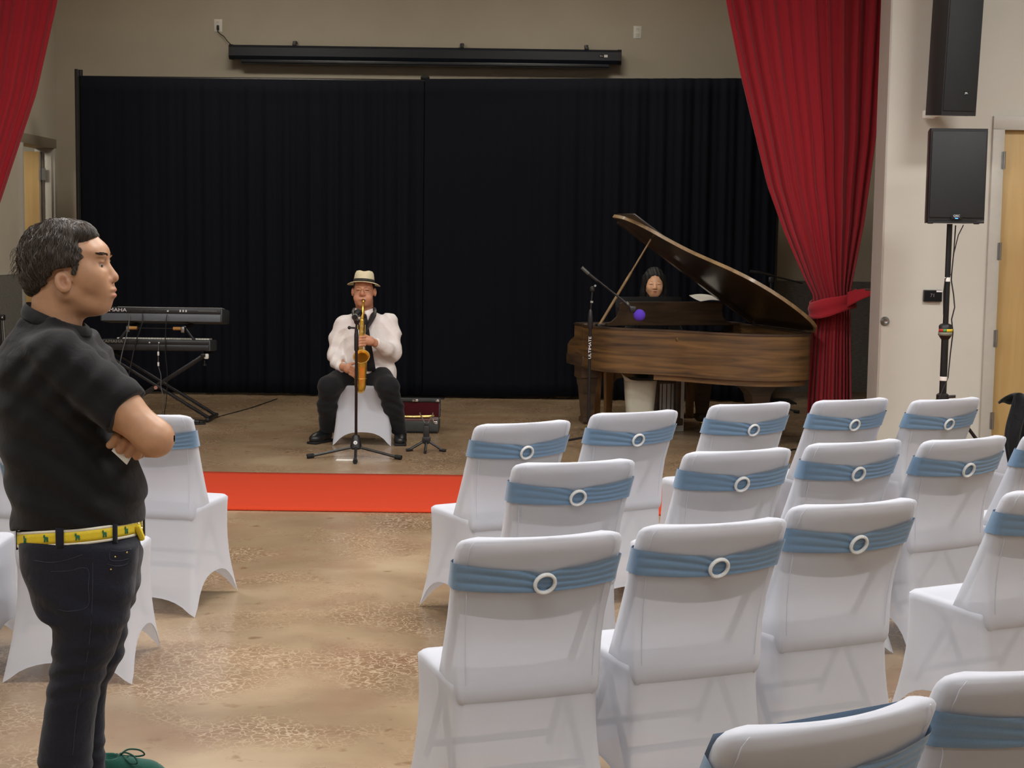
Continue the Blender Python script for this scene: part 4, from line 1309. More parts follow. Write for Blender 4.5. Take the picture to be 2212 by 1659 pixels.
for s in (-1, 1):
    q = MB(); q.rbox((s * 0.41, 0, 0.575), (0.04, 0.36, 0.03), 0.006); q.build('lower_rest', MAT['black_metal'], ks)
    q = MB(); q.rbox((s * 0.24, 0.04, 0.812), (0.04, 0.34, 0.022), 0.006); q.build('upper_rest', MAT['black_metal'], ks)
    q = MB(); q.cyl((s * 0.22, -0.16, 0.80), (s * 0.155, -0.16, 0.80), 0.015); q.build('peg', MAT['wood_peg'], ks)
    q = MB(); q.rbox((s * 0.235, -0.15, 0.79), (0.03, 0.03, 0.05), 0.006); q.build('clamp', MAT['steel'], ks)
    q = MB(); q.rbox((s * 0.45, 0, 0.022), (0.035, 0.42, 0.03), 0.006); q.build('foot', MAT['black_plastic'], ks)
q = MB(); q.cyl((-0.2, -0.16, 0.80), (0.2, -0.16, 0.80), 0.004, n=6); q.build('tie_rod', MAT['black_metal'], ks)
q = MB(); q.cyl((0.0, -0.16, 0.29), (0.0, -0.135, 0.29), 0.016); q.build('pivot_bolt', MAT['chrome'], ks)
q = MB(); q.rbox((0.435, -0.15, 0.565), (0.04, 0.03, 0.045), 0.01); q.build('locking_knob', MAT['white_plastic'], ks)
q = MB(); q.cyl((0.42, -0.15, 0.53), (0.42, -0.15, 0.50), 0.006); q.cyl((0.42, -0.15, 0.50), (0.42, -0.15, 0.485), 0.016); q.build('locking_screw', MAT['black_plastic'], ks)

# cables hanging from the keyboards and lying on the floor
def cable(pts, r, mat, label):
    qq = MB(); qq.tube([tuple(p) for p in catmull(pts, 5)], r, 6)
    return tag(qq.build('cable', mat), label, 'cable')
MAT['cable_grey'] = plain('grey_cable', srgb(92, 92, 90), 0.6, noise=0.1)
MAT['cable_black'] = plain('black_cable', srgb(20, 20, 20), 0.6, noise=0.1)
cable([(-3.17, 13.155, 0.92), (-3.17, 13.13, 0.84), (-3.23, 13.13, 0.66), (-3.27, 13.11, 0.46), (-3.33, 13.13, 0.22), (-3.36, 13.2, 0.012), (-3.5, 13.3, 0.006)], 0.0055, MAT['cable_black'], 'thick black cable dropping from the middle jack of the upper keyboard')
cable([(-3.285, 13.155, 0.92), (-3.28, 13.13, 0.86), (-3.30, 13.12, 0.74), (-3.335, 13.11, 0.6), (-3.36, 13.11, 0.47), (-3.40, 13.14, 0.2), (-3.44, 13.2, 0.008)], 0.0045, MAT['cable_grey'], 'grey cable dropping from the first jack of the upper keyboard')
cable([(-2.96, 13.155, 0.92), (-2.965, 13.13, 0.84), (-2.97, 13.12, 0.6), (-2.955, 13.12, 0.42), (-2.965, 13.13, 0.2), (-2.99, 13.16, 0.01), (-2.9, 13.2, 0.006)], 0.004, MAT['cable_black'], 'thin black cable dropping from the white plug of the upper keyboard')
kc = cable([(-3.03, 13.135, 0.668), (-3.03, 13.12, 0.60), (-3.03, 13.12, 0.48), (-3.01, 13.12, 0.40), (-3.01, 13.12, 0.30), (-2.99, 13.12, 0.2), (-3.01, 13.15, 0.08), (-3.02, 13.17, 0.01)], 0.0038, MAT['cable_grey'], 'cable with two white plugs hanging from the lower keyboard')
for z in (0.585, 0.495):
    q = MB(); q.rbox((-3.03, 13.118, z), (0.016, 0.016, 0.036), 0.005); q.build('plug', MAT['white_plastic'], kc)
cable([(-3.0, 13.2, 0.006), (-2.86, 13.0, 0.006), (-2.72, 12.98, 0.006), (-2.62, 13.08, 0.008), (-2.70, 13.16, 0.012), (-2.80, 13.1, 0.008), (-2.72, 13.02, 0.012), (-2.6, 12.96, 0.006), (-2.74, 12.90, 0.006), (-2.84, 12.96, 0.01)], 0.006, MAT['cable_black'], 'loops of black cable lying by the foot of the keyboard stand')
cable([(-2.64, 13.1, 0.01), (-2.58, 13.5, 0.006), (-2.42, 14.2, 0.006), (-2.3, 15.0, 0.006)], 0.004, MAT['cable_black'], 'black cable running over the floor from the keyboards to the backdrop')
cable([(1.9, 12.0, 0.006), (2.1, 11.75, 0.006), (2.22, 11.9, 0.006), (2.3, 11.7, 0.006), (2.18, 11.55, 0.006)], 0.006, MAT['cable_black'], 'black cable on the floor at the tail of the piano')
ep = tag(empty('sustain_pedal_box', (-2.70, 12.98, 0.0)), 'black plug box with white plugs by the keyboard stand foot', 'plug box')
q = MB(); q.rbox((0, 0, 0.018), (0.10, 0.05, 0.032), 0.008); q.build('housing', MAT['black_plastic'], ep)
for x in (-0.05, 0.0):
    q = MB(); q.rbox((x, -0.024, 0.03), (0.018, 0.018, 0.022), 0.004); q.build('plug', MAT['white_plastic'], ep)
tag_ = tag(MB().rbox((0, 0, 0.0015), (0.15, 0.07, 0.003), 0.001).build('paper_slip', MAT['paper']), 'small white paper slip on the floor by the microphone stand', 'paper')
tag_.location = (-1.19, 11.03, 0)

# folded stand near the left wall
fs_ = tag(empty('folded_stand', (-4.33, 13.05, 0)), 'folded dark metal stand near the side wall dado', 'stand')
q = MB(); q.tube([(0.0, 0, 0.01), (-0.03, 0, 0.86)], 0.011, 8); q.build('tube', MAT['black_metal'], fs_)
q = MB(); q.tube([(0.045, 0, 0.01), (0.0, 0, 0.86)], 0.009, 8); q.build('tube', MAT['steel'], fs_)
q = MB(); q.rbox((-0.035, 0, 0.88), (0.10, 0.05, 0.05), 0.01); q.build('clamp', MAT['black_plastic'], fs_)
q = MB(); q.ball((0.0, -0.03, 0.88), 0.009); q.build('bolt', MAT['chrome'], fs_)

# open saxophone case and the small instrument stand
MAT['case_grey'] = plain('grey_textured_case', srgb(62, 64, 63), 0.6, noise=0.1, bump=0.2)
MAT['plush'] = cloth('burgundy_plush', srgb(78, 12, 22), 0.9, 0.2, 12, 0.4, 0.25, 0.4)
cs = tag(empty('instrument_case', (-0.86, 12.72, 0)), 'open grey instrument case lined with burgundy plush', 'case')
q = MB(); q.rbox((0, 0, 0.055), (0.52, 0.26, 0.09), 0.012); q.build('case_base', MAT['case_grey'], cs)
q = MB(); q.rbox((0, 0.0, 0.012), (0.50, 0.25, 0.024), 0.008); q.build('case_foot_rim', MAT['black_matte'], cs)
q = MB(); q.rbox((0, 0.005, 0.095), (0.49, 0.225, 0.02), 0.006); q.build('lining', MAT['plush'], cs)
q = MB(); q.rbox((0, 0.155, 0.165), (0.50, 0.03, 0.125), 0.008); q.build('lid_lining', MAT['plush'], cs)
q = MB(); q.rbox((0, 0.185, 0.175), (0.52, 0.04, 0.16), 0.012); lidc = q.build('case_lid', MAT['case_grey'], cs)
q = MB(); q.rbox((0, 0.16, 0.245), (0.52, 0.06, 0.028), 0.006); q.build('lid_edge', MAT['case_grey'], cs)
for x, w in ((0.05, 0.05), (0.235, 0.03)):
    q = MB(); q.rbox((x, 0.126, 0.243), (w, 0.012, 0.02), 0.003); q.build('latch', MAT['chrome'], cs)
q = MB(); q.rbox((0.235, -0.132, 0.09), (0.03, 0.01, 0.022), 0.003); q.tube([(0.22, -0.137, 0.09), (0.212, -0.137, 0.125)], 0.004, 6); q.build('latch', MAT['chrome'], cs)
q = MB(); q.tube([(-0.2, 0.02, 0.12), (-0.12, 0.0, 0.122), (0.0, 0.0, 0.121), (0.14, 0.03, 0.12), (0.18, 0.06, 0.125)], [0.028, 0.014, 0.013, 0.014, 0.010], 10)
o = q.build('saxophone_neck', MAT['brass_pale']); o.location = (-0.83, 12.70, 0.0)
tag(o, 'pale brass saxophone neck tube lying in the open case', 'instrument part')
sst = tag(empty('saxophone_stand', (-0.643, 11.55, 0)), 'small black folding saxophone stand with an upright fork', 'instrument stand')
tripod(sst, 0.135, 0.075, (195, 345, 270), 0.010, 0.012)
q = MB(); q.rbox((0, 0, 0.125), (0.046, 0.03, 0.14), 0.008); q.rbox((0, -0.005, 0.085), (0.062, 0.03, 0.05), 0.008); q.rbox((0, 0, 0.20), (0.03, 0.02, 0.03), 0.005); q.build('body', MAT['black_plastic'], sst)
for s in (-1, 1):
    q = MB(); q.tube([(s * 0.008, 0, 0.205), (s * 0.024, -0.004, 0.24), (s * 0.045, -0.008, 0.275), (s * 0.05, -0.012, 0.295)], 0.0045, 8); q.build('fork_arm', MAT['steel'], sst)

# black jacket over the chair at the row end
jk = MB()
def jac(u, v):
    t = (u - 0.5) * 2
    s = v * 1.0
    hang = 0.30 + 0.06 * math.sin(4 * u + 1.2) + 0.03 * math.sin(13 * u)
    over = 0.10
    L_ = s * (hang + over)
    x = -0.175 + (0.17 + 0.05 * s) * t + 0.02 * math.sin(7 * s)
    w = 0.012 * math.sin(16 * u + 4 * s) + 0.008 * math.sin(31 * u)
    if L_ < over:
        return (x, -0.17 - (L_) * 0.95, 0.882 - 0.05 * (1 - L_ / over) ** 2 + 0.006 * math.sin(20 * u))
    d = L_ - over
    return (x, -0.275 + w - 0.02 * d, 0.885 - d)
jk.grid(jac, 50, 26)
MAT['black_jacket'] = cloth('black_jacket_cloth', srgb(24, 24, 27), 0.85, 0.4, 12, 0.2, 0.1, 0.1)
o = jk.build('jacket', MAT['black_jacket']); solidify(o, 0.012)
AX, AY, AA = 2.905 * K, 8.12 * K, math.radians(30)
o.location = (AX - 0.255 * math.sin(AA), AY + 0.255 * math.cos(AA), 0.0); o.rotation_euler = (0, 0, AA)
tag(o, 'black jacket draped over the back of the row-end chair', 'jacket')

# ================================================================ signed-distance bodies
F32 = np.float32

def s_ell(P, c, r, R=None):
    p = P - np.array(c, F32)
    if R is not None: p = p @ np.array(R, F32)
    r = np.array(r, F32)
    k0 = np.sqrt((p / r * (p / r)).sum(1)) + 1e-6
    k1 = np.sqrt((p / (r * r) * (p / (r * r))).sum(1)) + 1e-6
    return k0 * (k0 - 1.0) / k1

def s_cone(P, a, b, ra, rb):
    a, b = np.array(a, F32), np.array(b, F32)
    d = b - a
    t = np.clip(((P - a) @ d) / (d @ d), 0, 1)
    q = P - a - t[:, None] * d
    return np.sqrt((q * q).sum(1)) - (ra + (rb - ra) * t)

def smin(a, b, k):
    h = np.clip(0.5 + 0.5 * (b - a) / k, 0, 1)
    return b + (a - b) * h - k * h * (1 - h)

def smax(a, b, k): return -smin(-a, -b, k)

def s_chain(P, pts, rs, k=0.02):
    d = None
    for i in range(len(pts) - 1):
        e = s_cone(P, pts[i], pts[i + 1], rs[i], rs[i + 1])
        d = e if d is None else smin(d, e, k)
    return d

def s_loft(P, rows, pw=2.0):
    """rows: z, cx, cy, a(x), b(y) bottom to top"""
    T = np.array(rows, F32)
    z = P[:, 2]
    cx, cy, a, b = [np.interp(z, T[:, 0], T[:, i]).astype(F32) for i in (1, 2, 3, 4)]
    u, v = np.abs(P[:, 0] - cx) / a, np.abs(P[:, 1] - cy) / b
    rad = (u ** pw + v ** pw) ** (1.0 / pw)
    d = (rad - 1) * np.minimum(a, b)
    return smax(d, np.maximum(T[0, 0] - z, z - T[-1, 0]), 0.012)

def s_box(P, c, h, r=0.0, R=None):
    p = P - np.array(c, F32)
    if R is not None: p = p @ np.array(R, F32)
    q = np.abs(p) - (np.array(h, F32) - r)
    return np.sqrt((np.maximum(q, 0) ** 2).sum(1)) + np.minimum(q.max(1), 0) - r

def wav(P, f, s=0.0):
    return (np.sin(P[:, 0] * f + 1.3 * np.sin(P[:, 1] * f * 0.7 + s)) * np.sin(P[:, 2] * f * 0.9 + 1.7 * np.sin(P[:, 0] * f * 0.6 + s)) + 0.6 * np.sin(P[:, 1] * f * 1.1 + P[:, 2] * f * 0.5 + s))


def sdf_mesh(name, f, lo, hi, h):
    B = 8
    lo, hi = np.array(lo, float), np.array(hi, float)
    nb = np.ceil((hi - lo) / (h * B)).astype(int)
    nc = nb * B
    bs = h * B
    ii = np.stack(np.meshgrid(*[np.arange(n) for n in nb], indexing='ij'), -1).reshape(-1, 3)
    cen = lo + (ii + 0.5) * bs
    dc = f(cen.astype(F32))
    vol = np.ones(tuple(nc + 1), F32)
    # coarse sign fill
    sg = np.where(dc < 0, -1.0, 1.0).reshape(tuple(nb)).astype(F32)
    vol[:-1, :-1, :-1] = np.repeat(np.repeat(np.repeat(sg, B, 0), B, 1), B, 2)
    near = np.where(np.abs(dc) < bs * 1.25)[0]
    loc = np.stack(np.meshgrid(*[np.arange(B + 1)] * 3, indexing='ij'), -1).reshape(-1, 3)
    CH = 400
    for s in range(0, len(near), CH):
        sel = ii[near[s:s + CH]] * B
        idx = (sel[:, None, :] + loc[None]).reshape(-1, 3)
        d = f((lo + idx * h).astype(F32))
        vol[idx[:, 0], idx[:, 1], idx[:, 2]] = d
    ins = vol < 0
    c8 = [(a, b, c) for a in (0, 1) for b in (0, 1) for c in (0, 1)]
    S = tuple(nc)
    sl = lambda o: tuple(slice(o[k], o[k] + S[k]) for k in range(3))
    cnt = np.zeros(S, np.uint8)
    for o in c8: cnt += ins[sl(o)]
    cells = np.argwhere((cnt > 0) & (cnt < 8))
    acc = np.zeros((len(cells), 3)); num = np.zeros(len(cells))
    for o in c8:
        for ax in range(3):
            if o[ax]: continue
            o2 = list(o); o2[ax] = 1
            a = cells + np.array(o); b = cells + np.array(o2)
            va = vol[a[:, 0], a[:, 1], a[:, 2]]; vb = vol[b[:, 0], b[:, 1], b[:, 2]]
            m = (va < 0) != (vb < 0)
            t = np.where(m, va / np.where(va == vb, 1, va - vb), 0)
            pt = np.array(o) + np.zeros((len(cells), 3))
            pt[:, ax] += t
            acc += pt * m[:, None]; num += m
    V = lo + (cells + acc / num[:, None]) * h
    idm = -np.ones(S, np.int64)
    idm[cells[:, 0], cells[:, 1], cells[:, 2]] = np.arange(len(cells))
    faces = []
    for ax in range(3):
        u, v = [(1, 2), (2, 0), (0, 1)][ax]
        sla = [slice(1, S[k]) for k in range(3)]; sla[ax] = slice(0, S[ax])
        slb = list(sla); slb[ax] = slice(1, S[ax] + 1)
        A, Bv = ins[tuple(sla)], ins[tuple(slb)]
        e = np.argwhere(A != Bv)
        flip = A[e[:, 0], e[:, 1], e[:, 2]]
        off = np.ones(3, int); off[ax] = 0
        e = e + off
        def cid(du, dv):
            q = e.copy(); q[:, u] -= du; q[:, v] -= dv
            return idm[q[:, 0], q[:, 1], q[:, 2]]
        quad = np.stack([cid(1, 1), cid(0, 1), cid(0, 0), cid(1, 0)], 1)
        quad[~flip] = quad[~flip][:, ::-1]
        faces.append(quad)
    Fq = np.concatenate(faces)
    Fq = Fq[(Fq >= 0).all(1)]
    me = bpy.data.meshes.new(name)
    me.vertices.add(len(V)); me.vertices.foreach_set('co', V.astype(F32).ravel())
    me.loops.add(Fq.size); me.loops.foreach_set('vertex_index', Fq.ravel().astype(np.int32))
    me.polygons.add(len(Fq)); me.polygons.foreach_set('loop_start', np.arange(0, Fq.size, 4, dtype=np.int32))
    me.update(calc_edges=True)
    me.polygons.foreach_set('use_smooth', [True] * len(Fq))
    return me


def sdf_obj(name, f, lo, hi, h, mat, parent, color=None):
    me = sdf_mesh(name, f, lo, hi, h)
    if color is not None:
        n = len(me.vertices)
        co = np.empty(n * 3, F32); me.vertices.foreach_get('co', co)
        col = color(co.reshape(-1, 3))
        at = me.color_attributes.new('tint', 'FLOAT_COLOR', 'POINT')
        at.data.foreach_set('color', np.concatenate([col, np.ones((n, 1))], 1).astype(F32).ravel())
    return link_mesh(name, me, mat, parent)


def skin_material(name, rough=0.45):
    m, nt, b = new_mat(name)
    L = nt.links.new
    at = N(nt, 'ShaderNodeAttribute'); at.attribute_name = 'tint'
    tc = N(nt, 'ShaderNodeTexCoord')
    t = N(nt, 'ShaderNodeTexNoise'); t.inputs['Scale'].default_value = 45; t.inputs['Detail'].default_value = 5
    L(tc.outputs['Object'], t.inputs['Vector'])
    r = ramp(nt, [(0.3, (0.92, 0.90, 0.88, 1)), (0.7, (1.06, 1.03, 1.0, 1))])
    L(t.outputs['Fac'], r.inputs[0])
    mx = N(nt, 'ShaderNodeMixRGB'); mx.blend_type = 'MULTIPLY'; mx.inputs[0].default_value = 1.0
    L(at.outputs['Color'], mx.inputs[1]); L(r.outputs[0], mx.inputs[2])
    L(mx.outputs[0], b.inputs['Base Color'])
    b.inputs['Roughness'].default_value = rough
    b.inputs['Subsurface Weight'].default_value = 0.12
    b.inputs['Subsurface Radius'].default_value = (0.01, 0.004, 0.002)
    return m


def blob(P, c, r, soft=0.35):
    """0..1 mask of an ellipsoid, for colour"""
    q = (P - np.array(c)) / np.array(r)
    d = np.sqrt((q * q).sum(1))
    return np.clip((1 - d) / soft, 0, 1)

def mixc(col, m, c):
    return col * (1 - m[:, None]) + np.array(c[:3]) * m[:, None]

MAT['skin'] = skin_material('skin')
MAT['hair_dark'] = plain('dark_brown_hair', srgb(40, 34, 30), 0.62, noise=0.45, nscale=120, bump=0.7, bscale=150, stretch=(1, 1, 0.5))
MAT['hair_black'] = plain('black_hair', srgb(12, 11, 12), 0.6, noise=0.3, nscale=140, bump=0.5, bscale=160, stretch=(3, 3, 0.3))
MAT['hair_strand'] = plain('brown_hair_strand', srgb(64, 55, 48), 0.5, noise=0.4, nscale=30)
MAT['eye_white'] = plain('eye_white', srgb(168, 150, 140), 0.3)
MAT['eye_iris'] = plain('dark_iris', srgb(30, 20, 16), 0.1)

def hand(P, palm, pr, R, fingers, thumb):
    """one palm and five tapered finger chains, smoothly joined"""
    d = s_ell(P, palm, pr, R)
    for pts, r in fingers:
        d = smin(d, s_chain(P, pts, r, 0.003), 0.004)
    return smin(d, s_chain(P, thumb[0], thumb[1], 0.004), 0.005)

# ================================================================ standing man with crossed arms
MAT['brow'] = plain('dark_brow_hair', srgb(52, 40, 32), 0.95, spec=0.05, noise=0.1)
MSC = 4.20 / 4.37                      # drawn for 4.37 m, standing at 4.20 m
man = tag(empty('person', (-1.235 * MSC, 4.20, 0.0)), 'standing person in black polo and navy jeans, arms crossed, yellow moose-print belt', 'person')

def D(x, z, y=0.0):
    """outline point seen in the middle plane, moved to depth y along the line of sight"""
    k = (4.37 + y) / 4.37
    return (k * (x - 1.235) + 1.235, y, 1.65 - k * (1.65 - z))

ZOFF = 1.65 * (1 - MSC)

def man_obj(name, f, lo, hi, h, mat, parent=None, color=None):
    g = lambda P: f((P - np.array((0, 0, ZOFF), F32)) / F32(MSC)) * MSC
    lo2 = np.array(lo) * MSC + np.array((0, 0, ZOFF)); hi2 = np.array(hi) * MSC + np.array((0, 0, ZOFF))
    c2 = (lambda P: color((P - np.array((0, 0, ZOFF))) / MSC)) if color else None
    return sdf_obj(name, g, lo2, hi2, h, mat, parent or man, c2)

MM = Matrix.Translation((0, 0, ZOFF)) @ Matrix.Scale(MSC, 4)

SH_R = D(-0.055, 1.285, -0.165)
EL_R = D(0.214, 1.052, -0.225)
WR_R = (0.175, 0.07, 1.06)
EL_L = D(0.185, 1.06, 0.22)
HAND = D(0.150, 1.034, -0.150)

def man_head(P):
    d = s_ell(P, (-0.037, 0, 1.572), (0.112, 0.081, 0.094))
    d = smin(d, s_ell(P, (0.018, 0, 1.512), (0.070, 0.066, 0.095)), 0.03)
    d = smin(d, s_ell(P, (0.050, 0, 1.582), (0.036, 0.060, 0.028)), 0.02)
    for s in (-1, 1):
        d = smin(d, s_ell(P, (0.045, s * 0.040, 1.510), (0.038, 0.030, 0.040)), 0.035)
        d = smin(d, s_cone(P, (0.056, s * 0.015, 1.432), (-0.012, s * 0.056, 1.464), 0.022, 0.024), 0.022)
    d = smin(d, s_ell(P, (0.069, 0, 1.468), (0.034, 0.036, 0.036)), 0.030)
    d = smin(d, s_ell(P, (0.067, 0, 1.434), (0.023, 0.025, 0.021)), 0.014)
    d = smin(d, s_ell(P, (0.008, 0, 1.430), (0.066, 0.052, 0.032)), 0.025)
    # neck
    d = smin(d, s_cone(P, (-0.060, 0, 1.47), (-0.070, 0, 1.29), 0.066, 0.078), 0.03)
    # eye sockets
    for s in (-1, 1):
        d = smax(d, -s_ell(P, (0.089, s * 0.033, 1.547), (0.017, 0.021, 0.012)), 0.012)
        d = smin(d, s_ell(P, (0.0665, s * 0.032, 1.5560), (0.0168, 0.019, 0.008)), 0.003)
        d = smin(d, s_ell(P, (0.0650, s * 0.032, 1.5335), (0.0155, 0.018, 0.0065)), 0.004)
        d = smin(d, s_ell(P, (0.070, s * 0.030, 1.572), (0.018, 0.026, 0.0075)), 0.008)
    # nose
    d = smin(d, s_cone(P, (0.071, 0, 1.560), (0.099, 0, 1.516), 0.009, 0.0125), 0.010)
    d = smin(d, s_ell(P, (0.1015, 0, 1.509), (0.0135, 0.0145, 0.0125)), 0.006)
    for s in (-1, 1):
        d = smin(d, s_ell(P, (0.088, s * 0.0145, 1.503), (0.014, 0.0095, 0.0095)), 0.006)
        d = smax(d, -s_ell(P, (0.0955, s * 0.0075, 1.4955), (0.006, 0.0035, 0.0035)), 0.003)
    # lips, with the line between them
    d = smin(d, s_ell(P, (0.0965, 0, 1.4755), (0.0115, 0.024, 0.0075)), 0.005)
    d = smin(d, s_ell(P, (0.0955, 0, 1.4595), (0.0125, 0.022, 0.0085)), 0.005)
    d = smax(d, -s_ell(P, (0.110, 0, 1.4675), (0.016, 0.030, 0.0016)), 0.003)
    # ears
    for s in (-1, 1):
        R = np.array(Euler((s * 0.25, -0.22, -s * 0.30)).to_matrix())
        e = s_ell(P, (-0.019, s * 0.083, 1.498), (0.023, 0.0095, 0.0315), R)
        e = smax(e, -s_ell(P, (-0.015, s * 0.0975, 1.501), (0.0140, 0.0140, 0.0205), R), 0.004)
        e = smin(e, s_ell(P, (-0.006, s * 0.082, 1.497), (0.006, 0.006, 0.009)), 0.005)
        d = smin(d, e, 0.006)
    return d

def man_body(P):
    hi = P[:, 2] > 1.27
    lo = P[:, 2] < 1.42
    d = np.full(len(P), 0.15, F32)
    if hi.any(): d[hi] = man_head(P[hi])
    if lo.any(): d[lo] = smin(d[lo], man_trunk(P[lo]), 0.03)
    return d

def man_trunk(P):
    core = s_loft(P, [(0.72, -0.005, 0, 0.135, 0.145), (0.95, -0.02, 0, 0.145, 0.155), (1.2, -0.06, 0, 0.13, 0.17), (1.29, -0.075, 0, 0.10, 0.165), (1.34, -0.075, 0, 0.06, 0.08)])
    d = core
    # right arm: upper arm, elbow, forearm across the chest
    d = smin(d, s_chain(P, [SH_R, tuple(np.array(SH_R) * 0.35 + np.array(EL_R) * 0.65), EL_R], [0.058, 0.056, 0.046], 0.02), 0.02)
    d = smin(d, s_chain(P, [EL_R, (0.225, -0.10, 1.065), WR_R, (0.155, 0.15, 1.055)], [0.046, 0.049, 0.034, 0.03], 0.02), 0.03)
    # left arm comes from the far side under the right one
    d = smin(d, s_chain(P, [(-0.05, 0.19, 1.29), EL_L], [0.058, 0.047], 0.02), 0.02)
    d = smin(d, s_chain(P, [EL_L, (0.195, 0.04, 1.045), tuple(np.array(HAND) + np.array((0.012, 0.035, 0.004)))], [0.047, 0.043, 0.030], 0.02), 0.025)
    # left hand: loose fist, knuckles up and to the right, fingertips curled in
    hx, hy, hz = HAND
    fd = []
    base = [(0.112, 1.068), (0.137, 1.060), (0.162, 1.049), (0.183, 1.035)]
    tip = [(0.094, 1.038), (0.114, 1.018), (0.138, 1.007), (0.161, 0.999)]
    rr = [0.0122, 0.0128, 0.0124, 0.0110]
    R = np.array(Euler((0.1, 0.55, 0.0)).to_matrix())
    pal = s_ell(P, (hx + 0.006, hy + 0.016, hz + 0.006), (0.042, 0.020, 0.032), R)
    d = smin(d, pal, 0.012)
    for (bx, bz), (tx, tz), r in zip(base, tip, rr):
        a = D(bx, bz, -0.168); m_ = D((bx * 0.55 + tx * 0.45), (bz * 0.55 + tz * 0.45), -0.188); t = D(tx, tz, -0.182); e = D(tx + 0.014, tz + 0.004, -0.162)
        d = smin(d, s_chain(P, [a, m_, t, e], [r, r * 1.05, r * 1.0, r * 0.85], 0.002), 0.0018)
    d = smin(d, s_chain(P, [D(0.118, 1.046, -0.155), D(0.096, 1.036, -0.176), D(0.084, 1.030, -0.182)], [0.014, 0.0125, 0.0105], 0.004), 0.004)
    # right hand tucked under the far arm
    d = smin(d, s_ell(P, (0.150, 0.165, 1.060), (0.026, 0.045, 0.036)), 0.015)
    for k in range(4):
        d = smin(d, s_chain(P, [(0.16, 0.185, 1.088 - 0.018 * k), (0.16, 0.225, 1.085 - 0.018 * k), (0.13, 0.25, 1.08 - 0.018 * k)], [0.011, 0.010, 0.009], 0.003), 0.004)
    d = smin(d, s_chain(P, [(0.15, 0.15, 1.08), (0.145, 0.17, 1.105), (0.14, 0.19, 1.11)], [0.013, 0.011, 0.009], 0.003), 0.005)
    return d

SK = srgb(178, 136, 105)
def man_tint(P):
    c = np.tile(np.array(SK[:3]), (len(P), 1))
    c = mixc(c, 0.45 * blob(P, (0.09, 0, 1.505), (0.04, 0.04, 0.02), 0.8), srgb(180, 118, 92))
    c = mixc(c, 0.55 * blob(P, (0.103, 0, 1.4745), (0.014, 0.026, 0.0065), 0.4), srgb(160, 96, 82))
    c = mixc(c, 0.75 * blob(P, (0.103, 0, 1.459), (0.014, 0.023, 0.0085), 0.4), srgb(172, 102, 90))
    c = mixc(c, 0.30 * blob(P, (0.03, 0, 1.42), (0.10, 0.08, 0.05), 0.8), srgb(156, 114, 82))
    for s in (-1, 1):
        c = mixc(c, 0.5 * blob(P, (-0.014, s * 0.09, 1.5), (0.018, 0.02, 0.024), 0.6), srgb(150, 90, 68))
        c = mixc(c, 0.9 * blob(P, (0.080, s * 0.031, 1.5445), (0.012, 0.017, 0.0032), 0.5), srgb(60, 38, 30))
    # knuckles and hand a little redder
    c = mixc(c, 0.55 * blob(P, D(0.14, 1.035, -0.15), (0.075, 0.06, 0.055), 0.5), srgb(148, 98, 76))
    return c

def face_x(y, z):
    xs = np.linspace(0.02, 0.12, 201, dtype=F32)
    dd = man_head(np.stack([xs, np.full(201, y, F32), np.full(201, z, F32)], 1))
    i = np.where(dd < 0)[0]
    return float(xs[i.max()]) if len(i) else 0.08

man_obj('body', man_body, (-0.24, -0.30, 0.70), (0.31, 0.30, 1.70), 0.0032, MAT['skin'], None, man_tint)
for s in (-1, 1):
    q = MB(); q.ball(MM @ Vector((0.0665, s * 0.0315, 1.5440)), 0.0128, 14, 10); ey = q.build('eyeball', MAT['eye_white'], man)
    q = MB(); q.ball(MM @ Vector((0.0746, s * 0.0340, 1.5440)), (0.0052, 0.0064, 0.0056), 12, 8); q.build('iris', MAT['eye_iris'], ey)
    # eyebrow: short hairs
    q = MB(); rnd = random.Random(5)
    for i in range(150):
        t = rnd.random()
        x = 0.090 - 0.030 * t * t - 0.004; y = s * (0.014 + 0.040 * t); z = 1.5745 + 0.006 * t - 0.010 * max(0, t - 0.6) + rnd.uniform(-0.0035, 0.0035)
        x = face_x(y, z) + 0.0006; p = Vector((x, y, z)); e = p + Vector((-0.005, s * 0.008, 0.001 + rnd.uniform(-0.002, 0.002)))
        q.tube([MM @ p, MM @ e], [0.0008, 0.0003], 4)
    q.build('eyebrow', MAT['brow'], man)

